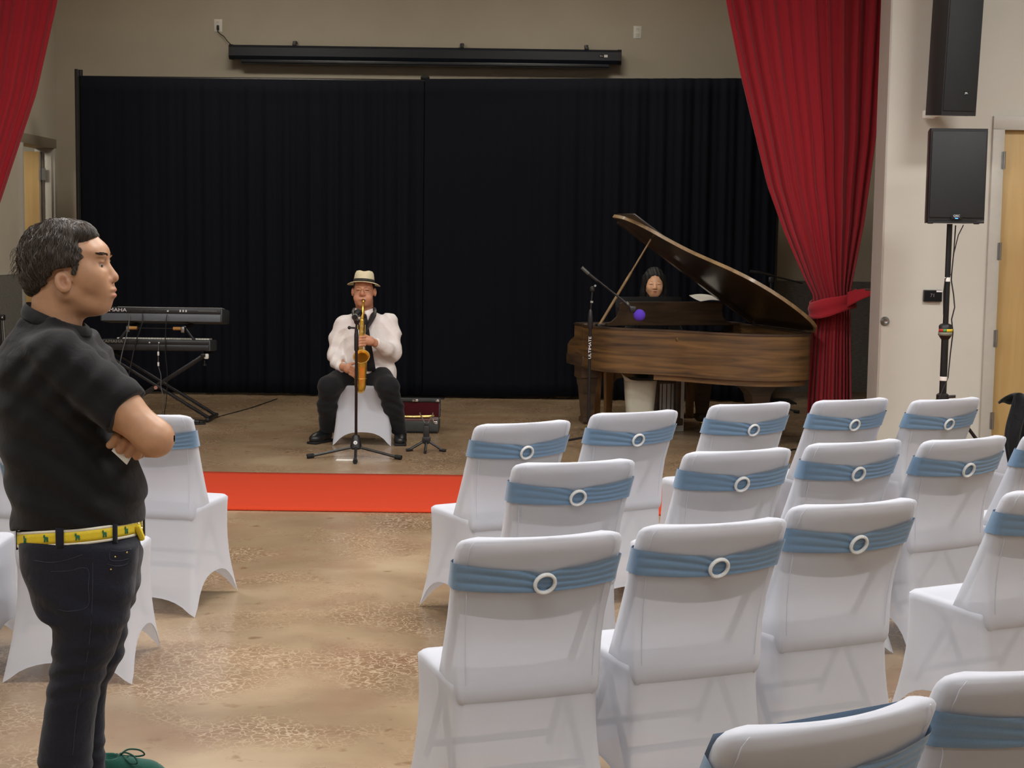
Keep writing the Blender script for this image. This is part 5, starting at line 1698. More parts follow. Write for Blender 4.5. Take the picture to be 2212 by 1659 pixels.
HL = [(1.42, -0.135), (1.44, -0.118), (1.465, -0.108), (1.485, -0.094), (1.505, -0.082), (1.522, -0.074), (1.534, -0.052), (1.541, -0.016), (1.552, 0.006), (1.576, 0.018), (1.595, 0.010), (1.612, 0.020), (1.625, 0.048), (1.64, 0.070), (1.70, 0.10)]
def man_hair(P):
    cap = s_ell(P, (-0.048, 0, 1.568), (0.119, 0.0935, 0.108))
    cap = smin(cap, s_ell(P, (-0.092, 0, 1.515), (0.069, 0.074, 0.070)), 0.03)
    cap = smin(cap, s_ell(P, (0.014, -0.01, 1.632), (0.040, 0.060, 0.030)), 0.02)
    cap = cap + 0.0024 * wav(P, 70.0) + 0.0016 * wav(P, 170.0, 2.0)
    T = np.array(HL, F32)
    g = np.interp(P[:, 2], T[:, 0], T[:, 1]).astype(F32)
    g = g + (0.020 * np.clip(np.abs(P[:, 1]) / 0.08, 0, 1)).astype(F32)
    # across the forehead the hairline runs forward
    yy = np.abs(P[:, 1])
    g = g + np.where(P[:, 2] > 1.60, 0.02 * np.clip(1 - yy / 0.06, 0, 1), 0).astype(F32)
    cut = (P[:, 0] - g) * 0.75 + 0.004 * np.sin(P[:, 2] * 260)
    side = s_box(P, (0.012, 0, 1.534), (0.0065, 0.0935, 0.018), 0.0055, np.array(Euler((0, 0.35, 0)).to_matrix()))
    side = np.maximum(side, s_ell(P, (-0.02, 0, 1.53), (0.11, 0.0835, 0.1)))
    h = smax(cap, cut, 0.008)
    return smin(h, side, 0.006)
hr = man_obj('hair', man_hair, (-0.20, -0.12, 1.40), (0.12, 0.12, 1.71), 0.0028, MAT['hair_dark'])

def strands():
    """fine hair laid over the cap, flowing out from the crown in soft waves"""
    rs = np.random.RandomState(3)
    C0 = np.array((-0.045, 0.0, 1.560))
    rad = np.linspace(0.065, 0.175, 56)

    def radius(U):
        P = (C0 + U[:, None, :] * rad[None, :, None]).reshape(-1, 3).astype(F32)
        ins = (man_hair(P) < 0).reshape(len(U), -1)
        r = np.where(ins, rad[None], 0).max(1)
        return r
    n0 = 3600
    U = rs.normal(size=(n0, 3)); U /= np.linalg.norm(U, axis=1)[:, None]
    U = U[radius(U) > 0.08]
    crown = np.array((-0.25, 0.10, 0.96)); crown /= np.linalg.norm(crown)
    T = U - crown * 0.85
    T[:, 0] -= 0.45 * np.clip(np.abs(U[:, 1]) - 0.35, 0, 1) + 0.1
    T -= U * (T * U).sum(1)[:, None]
    T /= np.linalg.norm(T, axis=1)[:, None] + 1e-6
    S = np.cross(U, T)
    L_ = rs.uniform(0.25, 0.55, len(U))
    ph = 26 * U[:, 0] + 19 * U[:, 2] + 9 * U[:, 1] + rs.uniform(-0.8, 0.8, len(U))
    amp = rs.uniform(0.015, 0.05, len(U)); f = rs.uniform(3.5, 6.5, len(U))
    K_ = 8
    paths = []
    for k in range(K_):
        t = k / (K_ - 1)
        V = U + T * (L_ * t)[:, None] + S * (amp * (np.sin(f * t + ph) - np.sin(ph)))[:, None]
        V /= np.linalg.norm(V, axis=1)[:, None]
        r = radius(V)
        paths.append((V, r))
    q = MB()
    lift = rs.uniform(0.0005, 0.0035, len(U))
    for i in range(len(U)):
        pts = []
        for k in range(K_):
            V, r = paths[k][0][i], paths[k][1][i]
            if r < 0.08: break
            pts.append(MM @ Vector(C0 + V * (r + 0.0006 + lift[i] * math.sin(PI * k / (K_ - 1)))))
        if len(pts) < 4: continue
        w = [0.0004] + [0.00095] * (len(pts) - 2) + [0.0003]
        q.tube(pts, w, 3, cap=False)
    rnd = random.Random(11)
    for k in range(46):        # loose curls standing off the back of the head
        z = rnd.uniform(1.525, 1.60); y = rnd.uniform(-0.05, 0.05); l_ = rnd.uniform(0.02, 0.042)
        pts = []
        s0 = rnd.uniform(0, 6)
        for i in range(8):
            t = i / 7
            pts.append(MM @ Vector((-0.158 - l_ * math.sin(1.5 * t) * 0.75 - 0.003 * math.sin(7 * t + s0), y + 0.004 * math.sin(5 * t + s0), z - 0.03 * t * t + 0.003 * math.cos(8 * t + s0))))
        q.tube(pts, [0.0010, 0.0010, 0.0009, 0.0008, 0.0007, 0.0006, 0.0004, 0.0002], 4)
    o = q.build('strands', MAT['hair_strand'], hr, 60)
    o['kind'] = 'stuff'
strands()

# polo shirt with sleeves, collar
def man_shirt(P):
    d = s_loft(P, [(0.76, -0.014, 0, 0.176, 0.196), (0.80, -0.010, 0, 0.178, 0.2), (0.83, -0.006, 0, 0.181, 0.202), (0.88, -0.005, 0, 0.187, 0.206), (0.96, -0.020, 0, 0.186, 0.206), (1.07, -0.045, 0, 0.181, 0.205), (1.16, -0.060, 0, 0.173, 0.205), (1.24, -0.075, 0, 0.158, 0.198), (1.295, -0.080, 0, 0.139, 0.182), (1.335, -0.085, 0, 0.112, 0.150), (1.37, -0.078, 0, 0.090, 0.105), (1.395, -0.074, 0, 0.083, 0.087)], 2.25)
    for sgn, sh, el in ((-1, SH_R, EL_R), (1, (-0.055, 0.18, 1.285), EL_L)):
        sh, el = np.array(sh), np.array(el)
        end = sh + (el - sh) * 0.70
        ax = (el - sh) / np.linalg.norm(el - sh)
        arm = s_cone(P, sh, end + ax * 0.06, 0.074, 0.079)
        # hem runs slanting: longer underneath
        nrm = ax + np.array((0.0, 0, 0.12)); nrm = nrm / np.linalg.norm(nrm)
        arm = smax(arm, (P - end.astype(F32)) @ nrm.astype(F32), 0.006)
        d = smin(d, arm, 0.075)
    # hanging folds
    x, y, z = P[:, 0], P[:, 1], P[:, 2]
    fold = np.sin((z * 0.95 + x * 0.62) * 62 + 1.6 * np.sin(x * 16 + z * 5)) * np.clip(1.3 - np.abs(z - 1.0) * 2.6, 0, 1)
    fold2 = np.sin((z * 0.8 - x * 0.9) * 75 + 1.2 * np.sin(y * 20)) * np.clip((z - 1.05) * 5, 0, 1)
    d = d + (0.0055 * fold + 0.0035 * fold2 + 0.0012 * wav(P, 28.0)).astype(F32)
    d = smax(d, (0.795 + 0.012 * x / 0.17 - 0.026 * y / 0.2 + 0.003 * np.sin(x * 40)).astype(F32) - z, 0.006)
    # open neck
    d = smax(d, -s_cone(P, (-0.066, 0, 1.34), (-0.050, 0, 1.46), 0.070, 0.082), 0.008)
    return d
MAT['polo'] = cloth('black_polo_knit', srgb(20, 20, 22), 0.85, 0.25, 14, 0.3, 0.12, 0.10)
man_obj('polo_shirt', man_shirt, (-0.30, -0.32, 0.74), (0.30, 0.32, 1.43), 0.0055, MAT['polo'])
q = MB()
def collar(u, v):
    t = 2 * PI * u
    ca, sa = math.cos(t), math.sin(t)
    x0, y0 = -0.064 + 0.082 * ca, 0.080 * sa
    z0 = 1.437 - (x0 + 0.151) * 0.40
    x1, y1 = -0.062 + 0.094 * ca, 0.100 * sa
    z1 = 1.398 - (x1 + 0.151) * 0.30
    if v < 0.25:
        k = v / 0.25
        p = (x0 - 0.006 * ca * (1 - k), y0 - 0.006 * sa * (1 - k), z0 - 0.05 * (1 - k))
    else:
        k = (v - 0.25) / 0.75
        b = 0.006 * math.sin(PI * k)
        p = (x0 + (x1 - x0) * k + b * ca, y0 + (y1 - y0) * k + b * sa, z0 + (z1 - z0) * k)
    return MM @ Vector(p)
q.grid(collar, 56, 13, closed_u=True)
o = q.build('collar', MAT['polo'], man, 80); solidify(o, 0.004)

# jeans
def man_jeans(P):
    p = s_loft(P, [(0.56, 0.01, 0, 0.125, 0.185), (0.63, 0.005, 0, 0.146, 0.192), (0.70, 0.000, 0, 0.158, 0.192), (0.83, 0.0, 0, 0.160, 0.186)], 2.3)
    p = smax(p, P[:, 2] - (0.800 + 0.016 * P[:, 0] / 0.16 - 0.026 * P[:, 1] / 0.19).astype(F32), 0.006)
    def leg(yc, rows):
        T = []
        for (x0, x1, z) in rows:
            a = D(x0, z, yc); b = D(x1, z, yc)
            T.append((a[2], (a[0] + b[0]) / 2, yc, (b[0] - a[0]) / 2, min(0.094, (b[0] - a[0]) / 2 * 0.98)))
        T.sort()
        return s_loft(P, T, 2.1)
    near = leg(-0.098, [(-0.130, 0.014, 0.0), (-0.134, 0.020, 0.11), (-0.118, 0.030, 0.21), (-0.103, 0.048, 0.32), (-0.092, 0.072, 0.385), (-0.087, 0.098, 0.44), (-0.085, 0.118, 0.50), (-0.095, 0.135, 0.556), (-0.125, 0.148, 0.63), (-0.150, 0.156, 0.70), (-0.158, 0.16, 0.74)])
    far = leg(0.105, [(-0.03, 0.060, 0.06), (-0.04, 0.056, 0.16), (-0.045, 0.060, 0.25), (-0.04, 0.070, 0.33), (-0.035, 0.112, 0.40), (-0.045, 0.122, 0.46), (-0.07, 0.130, 0.53), (-0.10, 0.148, 0.62), (-0.15, 0.155, 0.72)])
    d = smin(p, smin(near, far, 0.006), 0.05)
    z, x, y = P[:, 2], P[:, 0], P[:, 1]
    knee = np.exp(-((z - 0.40) / 0.09) ** 2)
    cr = np.sin((z - 0.35 * x) * 118 + 1.5 * np.sin(x * 22 + y * 8)) * knee * 0.0034
    cr2 = np.sin((z + 0.5 * x) * 70 + np.sin(y * 14)) * np.exp(-((z - 0.58) / 0.10) ** 2) * 0.0030
    hem = np.sin(z * 130 + 2 * np.sin(x * 30)) * np.exp(-((z - 0.10) / 0.05) ** 2) * 0.003
    return d + (cr + cr2 + hem + 0.0012 * wav(P, 30.0)).astype(F32)
MAT['denim'] = cloth('dark_navy_denim', srgb(27, 29, 40), 0.85, 0.3, 16, 0.5, 0.25, 0.12)
MAT['denim_seam'] = plain('navy_stitching', srgb(48, 50, 64), 0.9, noise=0.2)
tr = man_obj('jeans', man_jeans, (-0.25, -0.26, -0.03), (0.25, 0.26, 0.86), 0.0055, MAT['denim'])

# belt, loops, buckle end
BELT_A, BELT_B = 0.1625, 0.190
def belt_pt(t, z, grow=0.0):
    x = 0.0 + (BELT_A + grow) * math.copysign(abs(math.cos(t)) ** 0.87, math.cos(t))
    y = (BELT_B + grow) * math.copysign(abs(math.sin(t)) ** 0.87, math.sin(t))
    zz = z + 0.014 * math.cos(t) + 0.008 * max(0, math.cos(t)) ** 2 - 0.026 * math.sin(t)
    return MM @ Vector((x, y, zz))
MAT['belt_yellow'] = plain('yellow_ribbon_belt', srgb(222, 196, 40), 0.6, noise=0.06, nscale=60, bump=0.2, bscale=300)
MAT['belt_white'] = plain('white_belt_edge', srgb(228, 224, 205), 0.7, noise=0.05)
MAT['moose_green'] = plain('green_print', srgb(34, 104, 70), 0.7, noise=0.05)
q = MB(); q.grid(lambda u, v: belt_pt(2 * PI * u, 0.772 + 0.030 * (v - 0.5), 0.006), 80, 4, closed_u=True)
bl = q.build('belt', MAT['belt_yellow'], man, 60); solidify(bl, 0.004)
for dz in (-0.0185, 0.0185):
    q = MB(); q.grid(lambda u, v: belt_pt(2 * PI * u, 0.772 + dz + 0.008 * (v - 0.5), 0.0058), 80, 2, closed_u=True)
    o = q.build('belt_edge', MAT['belt_white'], bl, 60); solidify(o, 0.004)
MOOSE = [(-0.9, 0.35), (-0.75, 0.55), (-0.95, 0.8), (-0.7, 0.72), (-0.6, 1.0), (-0.45, 0.72), (-0.3, 0.85), (-0.35, 0.55), (-0.1, 0.42), (0.5, 0.38), (0.72, 0.25), (0.7, -0.05), (0.78, -0.75), (0.6, -0.75), (0.5, -0.15), (0.42, -0.3), (0.38, -0.75), (0.2, -0.75), (0.22, -0.2), (-0.15, -0.18), (-0.2, -0.75), (-0.38, -0.75), (-0.4, -0.1), (-0.52, -0.75), (-0.7, -0.75), (-0.58, 0.1), (-0.7, 0.25)]
for tdeg in (205, 232, 258, 282, 307, 333, 20, 50, 80, 110, 140, 170):
    t0 = math.radians(tdeg)
    n = len(MOOSE)
    vs = []
    for g in (0.0072, 0.0098):
        for a, b in MOOSE:
            vs.append(belt_pt(t0 + a * 0.048, 0.772 + b * 0.0125, g))
    q = MB(); q.add(vs, [tuple(range(n)), tuple(range(2 * n - 1, n - 1, -1))] + [(i, i + n, (i + 1) % n + n, (i + 1) % n) for i in range(n)])
    q.build('moose_print', MAT['moose_green'], bl, 20)
for tdeg in (205 - 12, 269, 318, 10, 60, 130):
    t0 = math.radians(tdeg)
    q = MB(); q.grid(lambda u, v: belt_pt(t0 + (u - 0.5) * 0.085, 0.772 + 0.062 * (v - 0.5), 0.0105), 4, 4)
    o = q.build('belt_loop', MAT['denim'], man, 60); solidify(o, 0.003)
q = MB(); q.rbox(tuple(MM @ Vector((0.176, -0.035, 0.785))), (0.016, 0.030, 0.046), 0.006, rot=(0.15, -0.35, 0.2)); q.build('belt_end', MAT['belt_yellow'], bl)
q = MB(); q.torus(tuple(MM @ Vector((0.172, -0.012, 0.800))), 0.020, 0.0025, 24, 6, axis='X'); q.build('belt_ring', MAT['chrome'], bl)
# pocket rivets and stitch lines
for (x, z, y) in ((0.096, 0.705, -0.178), (0.083, 0.668, -0.182), (0.03, 0.652, -0.187), (0.130, 0.718, -0.155)):
    q = MB(); q.ball(MM @ Vector(D(x, z, y)), 0.0024, 8, 6); q.build('rivet', MAT['brass_pale'], tr)

# stitched seams and pockets on the near side of the jeans
def jeans_pt(px, py):
    x, z = (px - 170) * 0.001312 - 0.0085, 0.737 - (py - 1178) * 0.00135
    y = -0.17
    for _ in range(3):
        p = D(x, z, y)
        ys = np.linspace(-0.25, 0.0, 251, dtype=F32)
        dd = man_jeans(np.stack([np.full(251, p[0], F32), ys, np.full(251, p[2], F32)], 1))
        i = np.where(dd < 0)[0]
        if len(i): y = float(ys[i.min()])
    return MM @ Vector((p[0], y - 0.0006, p[2]))
for line in ([(72, 1212), (110, 1216), (150, 1208), (178, 1198)], [(108, 1236), (145, 1234), (188, 1228), (190, 1270), (188, 1310), (150, 1322), (122, 1318)], [(240, 1188), (262, 1190), (284, 1186)], [(238, 1190), (239, 1208), (262, 1210), (285, 1204)], [(232, 1218), (255, 1222), (282, 1214), (290, 1196)], [(200, 1215), (198, 1300), (190, 1390), (176, 1470), (160, 1550), (150, 1640)]):
    pts = [jeans_pt(a, b) for a, b in [tuple(v) for v in catmull(line, 4)]]
    q = MB(); q.tube(pts, 0.0011, 4); q.build('seam', MAT['denim_seam'], tr)

# shoes
MAT['shoe_green'] = cloth('green_suede_shoe', srgb(14, 70, 58), 0.9, 0.1, 30, 0.3, 0.12, 0.3)
MAT['shoe_sole'] = plain('pale_rubber_sole', srgb(196, 190, 176), 0.6, noise=0.05)
MAT['lace'] = plain('dark_green_lace', srgb(16, 66, 54), 0.9, noise=0.1)
for (ax, ay, rz) in ((-0.075, -0.085, 0.0), (-0.005, 0.215, -0.05)):
    sh = [Vector((0.0, 0, 0)), Vector((0.205, 0, 0))]
    def shoe(P):
        c, s = math.cos(rz), math.sin(rz)
        p = P - np.array((ax, ay, 0), F32)
        p = np.stack([p[:, 0] * c + p[:, 1] * s, -p[:, 0] * s + p[:, 1] * c, p[:, 2]], 1)
        d = s_ell(p, (0.0, 0, 0.055), (0.058, 0.040, 0.062))
        d = smin(d, s_cone(p, (0.03, 0, 0.062), (0.125, 0, 0.045), 0.042, 0.040), 0.02)
        d = smin(d, s_ell(p, (0.125, 0, 0.040), (0.068, 0.044, 0.042)), 0.02)
        d = smax(d, 0.022 - p[:, 2], 0.004)
        d = smax(d, -s_cone(p, (-0.01, 0, 0.13), (0.02, 0, 0.10), 0.038, 0.028), 0.006)
        return d
    so = sdf_obj('shoe', shoe, (ax - 0.10, ay - 0.09, 0.0), (ax + 0.24, ay + 0.09, 0.15), 0.004, MAT['shoe_green'], man)
    R = Matrix.Translation((ax, ay, 0)) @ Matrix.Rotation(rz, 4, 'Z')
    q = MB(); q.rbox((0.065, 0, 0.012), (0.265, 0.088, 0.024), 0.010, M=R); q.build('sole', MAT['shoe_sole'], so)
    q = MB()
    for k in range(4):
        x = 0.045 + 0.022 * k
        z = 0.103 - 0.10 * (x - 0.045) - 0.006 * k
        q.tube([R @ Vector((x, -0.028, z - 0.014)), R @ Vector((x + 0.006, 0, z + 0.003)), R @ Vector((x, 0.028, z - 0.014))], 0.0028, 6)
    for s in (-1, 1):
        q.tube([R @ p for p in catmull([(0.05, 0, 0.102), (0.070, s * 0.014, 0.114), (0.100, s * 0.028, 0.108), (0.112, s * 0.036, 0.092), (0.090, s * 0.030, 0.088), (0.055, 0, 0.100)], 5)], 0.0026, 6)
    q.build('laces', MAT['lace'], so)

# folded white paper in the fist
q = MB()
pc = [D(0.089, 1.014, -0.186), D(0.132, 0.974, -0.184), D(0.148, 1.002, -0.176), D(0.104, 1.036, -0.176)]
vs = [Vector(p) for p in pc] + [Vector(p) + Vector((0, 0.007, 0)) for p in pc]
q.add([MM @ v + Vector(man.location) for v in vs], [(0, 1, 2, 3), (7, 6, 5, 4), (0, 4, 5, 1), (1, 5, 6, 2), (2, 6, 7, 3), (3, 7, 4, 0)])
tag(q.build('folded_paper', MAT['paper']), 'small folded white paper held in the fist of the standing person', 'paper')

# ================================================================ seated saxophone player
SX, SY = -1.16, 12.0
sxp = tag(empty('person', (SX, SY, 0)), 'seated person in cream fedora and white shirt playing a golden saxophone', 'person')
W_R = (-0.150, -0.16, 0.605)      # wrist of the lower hand
W_L = (0.105, -0.235, 0.800)      # wrist of the upper hand

def sx_head(P):
    d = s_ell(P, (-0.007, 0.035, 1.215), (0.078, 0.098, 0.098))
    d = smin(d, s_ell(P, (-0.007, -0.012, 1.160), (0.072, 0.078, 0.085)), 0.03)
    d = smin(d, s_ell(P, (-0.007, -0.010, 1.105), (0.066, 0.066, 0.048)), 0.03)
    for s in (-1, 1):
        d = smin(d, s_ell(P, (-0.007 + s * 0.040, -0.048, 1.135), (0.034, 0.036, 0.034)), 0.015)
        e = s_ell(P, (-0.007 + s * 0.086, 0.025, 1.178), (0.013, 0.022, 0.033))
        e = smax(e, -s_ell(P, (-0.007 + s * 0.094, 0.012, 1.18), (0.006, 0.012, 0.02)), 0.004)
        d = smin(d, e, 0.006)
        d = smax(d, -s_ell(P, (-0.007 + s * 0.034, -0.098, 1.200), (0.022, 0.020, 0.011)), 0.012)
        d = smin(d, s_ell(P, (-0.007 + s * 0.034, -0.074, 1.2035), (0.021, 0.015, 0.009)), 0.004)
        d = smin(d, s_ell(P, (-0.007 + s * 0.034, -0.076, 1.221), (0.026, 0.016, 0.007)), 0.008)
    d = smin(d, s_cone(P, (-0.007, -0.080, 1.205), (-0.007, -0.104, 1.170), 0.010, 0.0145), 0.012)
    for s in (-1, 1):
        d = smin(d, s_ell(P, (-0.007 + s * 0.015, -0.094, 1.163), (0.010, 0.012, 0.009)), 0.006)
    d = smin(d, s_ell(P, (-0.007, -0.082, 1.128), (0.028, 0.014, 0.012)), 0.01)
    d = smin(d, s_ell(P, (-0.007, -0.058, 1.092), (0.028, 0.022, 0.022)), 0.015)
    d = smin(d, s_cone(P, (-0.005, 0.04, 1.10), (0.0, 0.055, 0.95), 0.066, 0.075), 0.03)
    return d

def finger(pts, r): return (pts, [r, r, r * 0.95, r * 0.85])

def sx_body(P):
    d = np.full(len(P), 0.2, F32)
    hi = P[:, 2] > 0.92
    if hi.any(): d[hi] = sx_head(P[hi])
    lo = P[:, 2] < 1.06
    if not lo.any(): return d
    Q = P[lo]
    c = s_loft(Q, [(0.46, 0.0, 0.06, 0.13, 0.09), (0.7, 0.0, 0.06, 0.14, 0.09), (0.9, 0.0, 0.06, 0.15, 0.08), (1.0, 0.0, 0.055, 0.08, 0.06)])
    e = s_chain(Q, [(-0.16, 0.05, 0.93), (-0.225, 0.06, 0.69), W_R], [0.05, 0.042, 0.028], 0.02)
    e = smin(e, s_chain(Q, [(0.19, 0.05, 0.93), (0.225, 0.0, 0.69), W_L], [0.05, 0.042, 0.028], 0.02), 0.02)
    c = smin(c, e, 0.02)
    # lower hand, palm in, fingers reaching down across the keys
    x, y, z = W_R
    h = s_ell(Q, (x + 0.050, y - 0.055, z - 0.010), (0.040, 0.030, 0.036))
    for k in range(4):
        a = np.array((x + 0.075 - 0.004 * k, y - 0.085, z + 0.012 - 0.019 * k))
        h = smin(h, s_chain(Q, [a, a + (0.030, -0.020, -0.012), a + (0.052, -0.014, -0.032), a + (0.060, 0.004, -0.040)], [0.0105, 0.0105, 0.0095, 0.008], 0.003), 0.004)
    h = smin(h, s_chain(Q, [(x + 0.045, y - 0.04, z + 0.018), (x + 0.075, y - 0.045, z + 0.032), (x + 0.105, y - 0.05, z + 0.036)], [0.014, 0.012, 0.009], 0.003), 0.006)
    h = smin(h, s_cone(Q, (x, y, z), (x + 0.03, y - 0.03, z - 0.004), 0.028, 0.028), 0.015)
    c = smin(c, h, 0.012)
    # upper hand, fingers pointing across the tube
    x, y, z = W_L
    h = s_ell(Q, (x - 0.045, y - 0.040, z + 0.020), (0.046, 0.026, 0.036))
    for k in range(4):
        a = np.array((x - 0.072, y - 0.060, z + 0.050 - 0.021 * k))
        h = smin(h, s_chain(Q, [a, a + (-0.028, -0.026, 0.0), a + (-0.056, -0.022, -0.010), a + (-0.068, -0.002, -0.014)], [0.0105, 0.0108, 0.0098, 0.0082], 0.003), 0.004)
    h = smin(h, s_chain(Q, [(x - 0.04, y - 0.02, z + 0.04), (x - 0.075, y - 0.004, z + 0.055), (x - 0.10, y + 0.010, z + 0.055)], [0.014, 0.012, 0.009], 0.003), 0.006)
    h = smin(h, s_cone(Q, (x, y, z), (x - 0.03, y - 0.025, z + 0.012), 0.029, 0.03), 0.015)
    c = smin(c, h, 0.012)
    d[lo] = smin(d[lo], c, 0.02)
    return d

SK2 = srgb(196, 142, 112)
def sx_tint(P):
    c = np.tile(np.array(SK2[:3]), (len(P), 1))
    c = mixc(c, 0.5 * blob(P, (-0.007, -0.10, 1.168), (0.03, 0.04, 0.022), 0.7), srgb(196, 116, 92))
    for s in (-1, 1):
        c = mixc(c, 0.35 * blob(P, (-0.007 + s * 0.042, -0.08, 1.14), (0.03, 0.05, 0.025), 0.8), srgb(196, 122, 98))
        c = mixc(c, 0.75 * blob(P, (-0.007 + s * 0.034, -0.095, 1.224), (0.024, 0.03, 0.0045), 0.6), srgb(70, 52, 42))
        c = mixc(c, 0.85 * blob(P, (-0.007 + s * 0.034, -0.095, 1.1985), (0.018, 0.03, 0.0035), 0.5), srgb(52, 36, 30))
    c = mixc(c, 0.6 * blob(P, (-0.007, -0.10, 1.145), (0.034, 0.03, 0.007), 0.6), srgb(140, 96, 76))
    c = mixc(c, 0.6 * blob(P, (-0.007, -0.095, 1.127), (0.022, 0.03, 0.007), 0.6), srgb(160, 92, 80))
    return c
sdf_obj('body', sx_body, (-0.32, -0.40, 0.42), (0.32, 0.18, 1.34), 0.0050, MAT['skin'], sxp, sx_tint)
# hair below the hat
def sx_hair(P):
    d = s_ell(P, (-0.007, 0.045, 1.215), (0.0855, 0.098, 0.085))
    d = smax(d, -(P[:, 1] + 0.012), 0.006)
    d = smax(d, 1.165 - P[:, 2] + 0.0, 0.01)
    return d
sdf_obj('hair', sx_hair, (-0.12, -0.06, 1.14), (0.11, 0.16, 1.32), 0.0055, MAT['hair_black'], sxp)
# shirt
def sx_shirt(P):
    d = s_loft(P, [(0.49, 0.02, 0.07, 0.185, 0.140), (0.56, 0.02, 0.065, 0.190, 0.148), (0.66, 0.012, 0.06, 0.182, 0.145), (0.78, 0.006, 0.06, 0.182, 0.135), (0.88, 0.004, 0.06, 0.196, 0.125), (0.95, 0.004, 0.06, 0.195, 0.108), (0.99, 0.004, 0.058, 0.150, 0.088), (1.02, 0.0, 0.056, 0.09, 0.078)], 2.2)
    r = s_chain(P, [(-0.165, 0.05, 0.925), (-0.215, 0.05, 0.80), (-0.230, 0.045, 0.69), (-0.205, -0.05, 0.635), (W_R[0] - 0.012, W_R[1] + 0.02, W_R[2])], [0.072, 0.062, 0.062, 0.054, 0.040], 0.03)
    l = s_chain(P, [(0.185, 0.05, 0.945), (0.215, 0.04, 0.84), (0.225, 0.0, 0.715), (0.18, -0.12, 0.745), (W_L[0] + 0.012, W_L[1] + 0.02, W_L[2] - 0.004)], [0.072, 0.064, 0.066, 0.056, 0.040], 0.03)
    d = smin(d, smin(r, l, 0.02), 0.03)
    tail = s_ell(P, (0.195, 0.05, 0.52), (0.055, 0.10, 0.11))
    d = smin(d, tail, 0.04)
    x, y, z = P[:, 0], P[:, 1], P[:, 2]
    f = 0.0085 * (np.abs(np.sin((z * 0.8 + np.abs(x) * 0.9 + 0.3 * y) * 34 + 1.6 * np.sin(x * 14 + z * 9))) - 0.6) * np.clip(np.abs(x) * 6, 0.2, 1) + 0.0025 * wav(P, 34.0)
    d = d + f.astype(F32)
    d = smax(d, -s_cone(P, (-0.002, 0.045, 0.97), (-0.004, 0.03, 1.08), 0.066, 0.082), 0.008)
    d = smax(d, -s_cone(P, (0.0, -0.10, 0.99), (0.0, -0.12, 1.06), 0.022, 0.05), 0.008)
    # cuffs end cleanly
    for w, far in ((W_R, (-0.205, -0.05, 0.635)), (W_L, (0.18, -0.12, 0.745))):
        w = np.array(w); n = w - np.array(far); n /= np.linalg.norm(n)
        q = (P - w.astype(F32)) @ n.astype(F32)
        nearw = np.sqrt(((P - w.astype(F32)) ** 2).sum(1)) < 0.09
        d = np.where(nearw, smax(d, q - 0.004, 0.006), d)
    return d
MAT['shirt_white'] = cloth('white_cotton_shirt', srgb(232, 226, 222), 0.8, 0.5, 16, 0.15, 0.03, 0.1, dist=0.012)
sdf_obj('shirt', sx_shirt, (-0.36, -0.32, 0.42), (0.36, 0.24, 1.06), 0.0062, MAT['shirt_white'], sxp)
# collar points, tie, neck strap
for s in (-1, 1):
    q = MB(); q.add([(s * 0.012, -0.085, 1.035), (s * 0.066, -0.035, 1.055), (s * 0.075, -0.05, 1.005), (s * 0.030, -0.098, 0.965)], [(0, 1, 2, 3)])
    o = q.build('collar_point', MAT['shirt_white'], sxp); solidify(o, 0.006)
MAT['tie_black'] = cloth('black_silk_tie', srgb(26, 26, 30), 0.5, 0.1, 20, 0.1, 0.1, 0.1)
q = MB(); q.grid(lambda u, v: (0.012 + 0.055 * v + (u - 0.5) * (0.030 + 0.040 * v), -0.094 - 0.010 * math.sin(PI * v) - 0.006 * math.sin(PI * u), 1.0 - 0.43 * v), 5, 12)
o = q.build('necktie', MAT['tie_black'], sxp); solidify(o, 0.005)
q = MB(); q.rbox((0.008, -0.100, 0.998), (0.036, 0.02, 0.034), 0.008); q.build('tie_knot', MAT['tie_black'], sxp)
q = MB(); q.tube([(0.068, 0.03, 1.055), (0.078, -0.02, 1.04), (0.074, -0.07, 1.0), (0.058, -0.118, 0.955), (0.036, -0.165, 0.90), (0.020, -0.205, 0.86)], [0.020, 0.022, 0.024, 0.018, 0.008, 0.005], 8, flat=0.35)
q.tube([(-0.075, 0.03, 1.05), (-0.078, -0.03, 1.03), (-0.06, -0.10, 0.97), (-0.02, -0.17, 0.90), (0.010, -0.205, 0.86)], [0.020, 0.022, 0.018, 0.008, 0.005], 8, flat=0.35)
q.build('neck_strap', MAT['black_plastic'], sxp)
# trousers
def sx_pants(P):
    d = s_ell(P, (0.0, 0.07, 0.53), (0.19, 0.15, 0.095))
    l = s_chain(P, [(-0.09, 0.05, 0.525), (-0.245, -0.215, 0.455), (-0.268, -0.145, 0.30), (-0.285, -0.02, 0.10)], [0.105, 0.086, 0.075, 0.060], 0.03)
    r = s_chain(P, [(0.10, 0.05, 0.525), (0.205, -0.215, 0.455), (0.240, -0.145, 0.30), (0.283, -0.03, 0.10)], [0.105, 0.086, 0.075, 0.060], 0.03)
    d = smin(d, smin(l, r, 0.02), 0.03)
    z, x = P[:, 2], P[:, 0]
    f = 0.004 * np.sin((z + 0.4 * np.abs(x)) * 95 + 2 * np.sin(x * 20)) * np.exp(-((z - 0.34) / 0.12) ** 2) + 0.003 * wav(P, 26.0)
    d = d + f.astype(F32)
    return smax(d, 0.075 - z, 0.006)
MAT['trouser_black'] = cloth('black_trouser_cloth', srgb(24, 25, 28), 0.85, 0.3, 14, 0.3, 0.15, 0.1)
sdf_obj('trousers', sx_pants, (-0.42, -0.36, 0.05), (0.40, 0.28, 0.66), 0.0062, MAT['trouser_black'], sxp)
MAT['shoe_black'] = plain('black_leather_shoe', srgb(22, 23, 25), 0.35, noise=0.15)
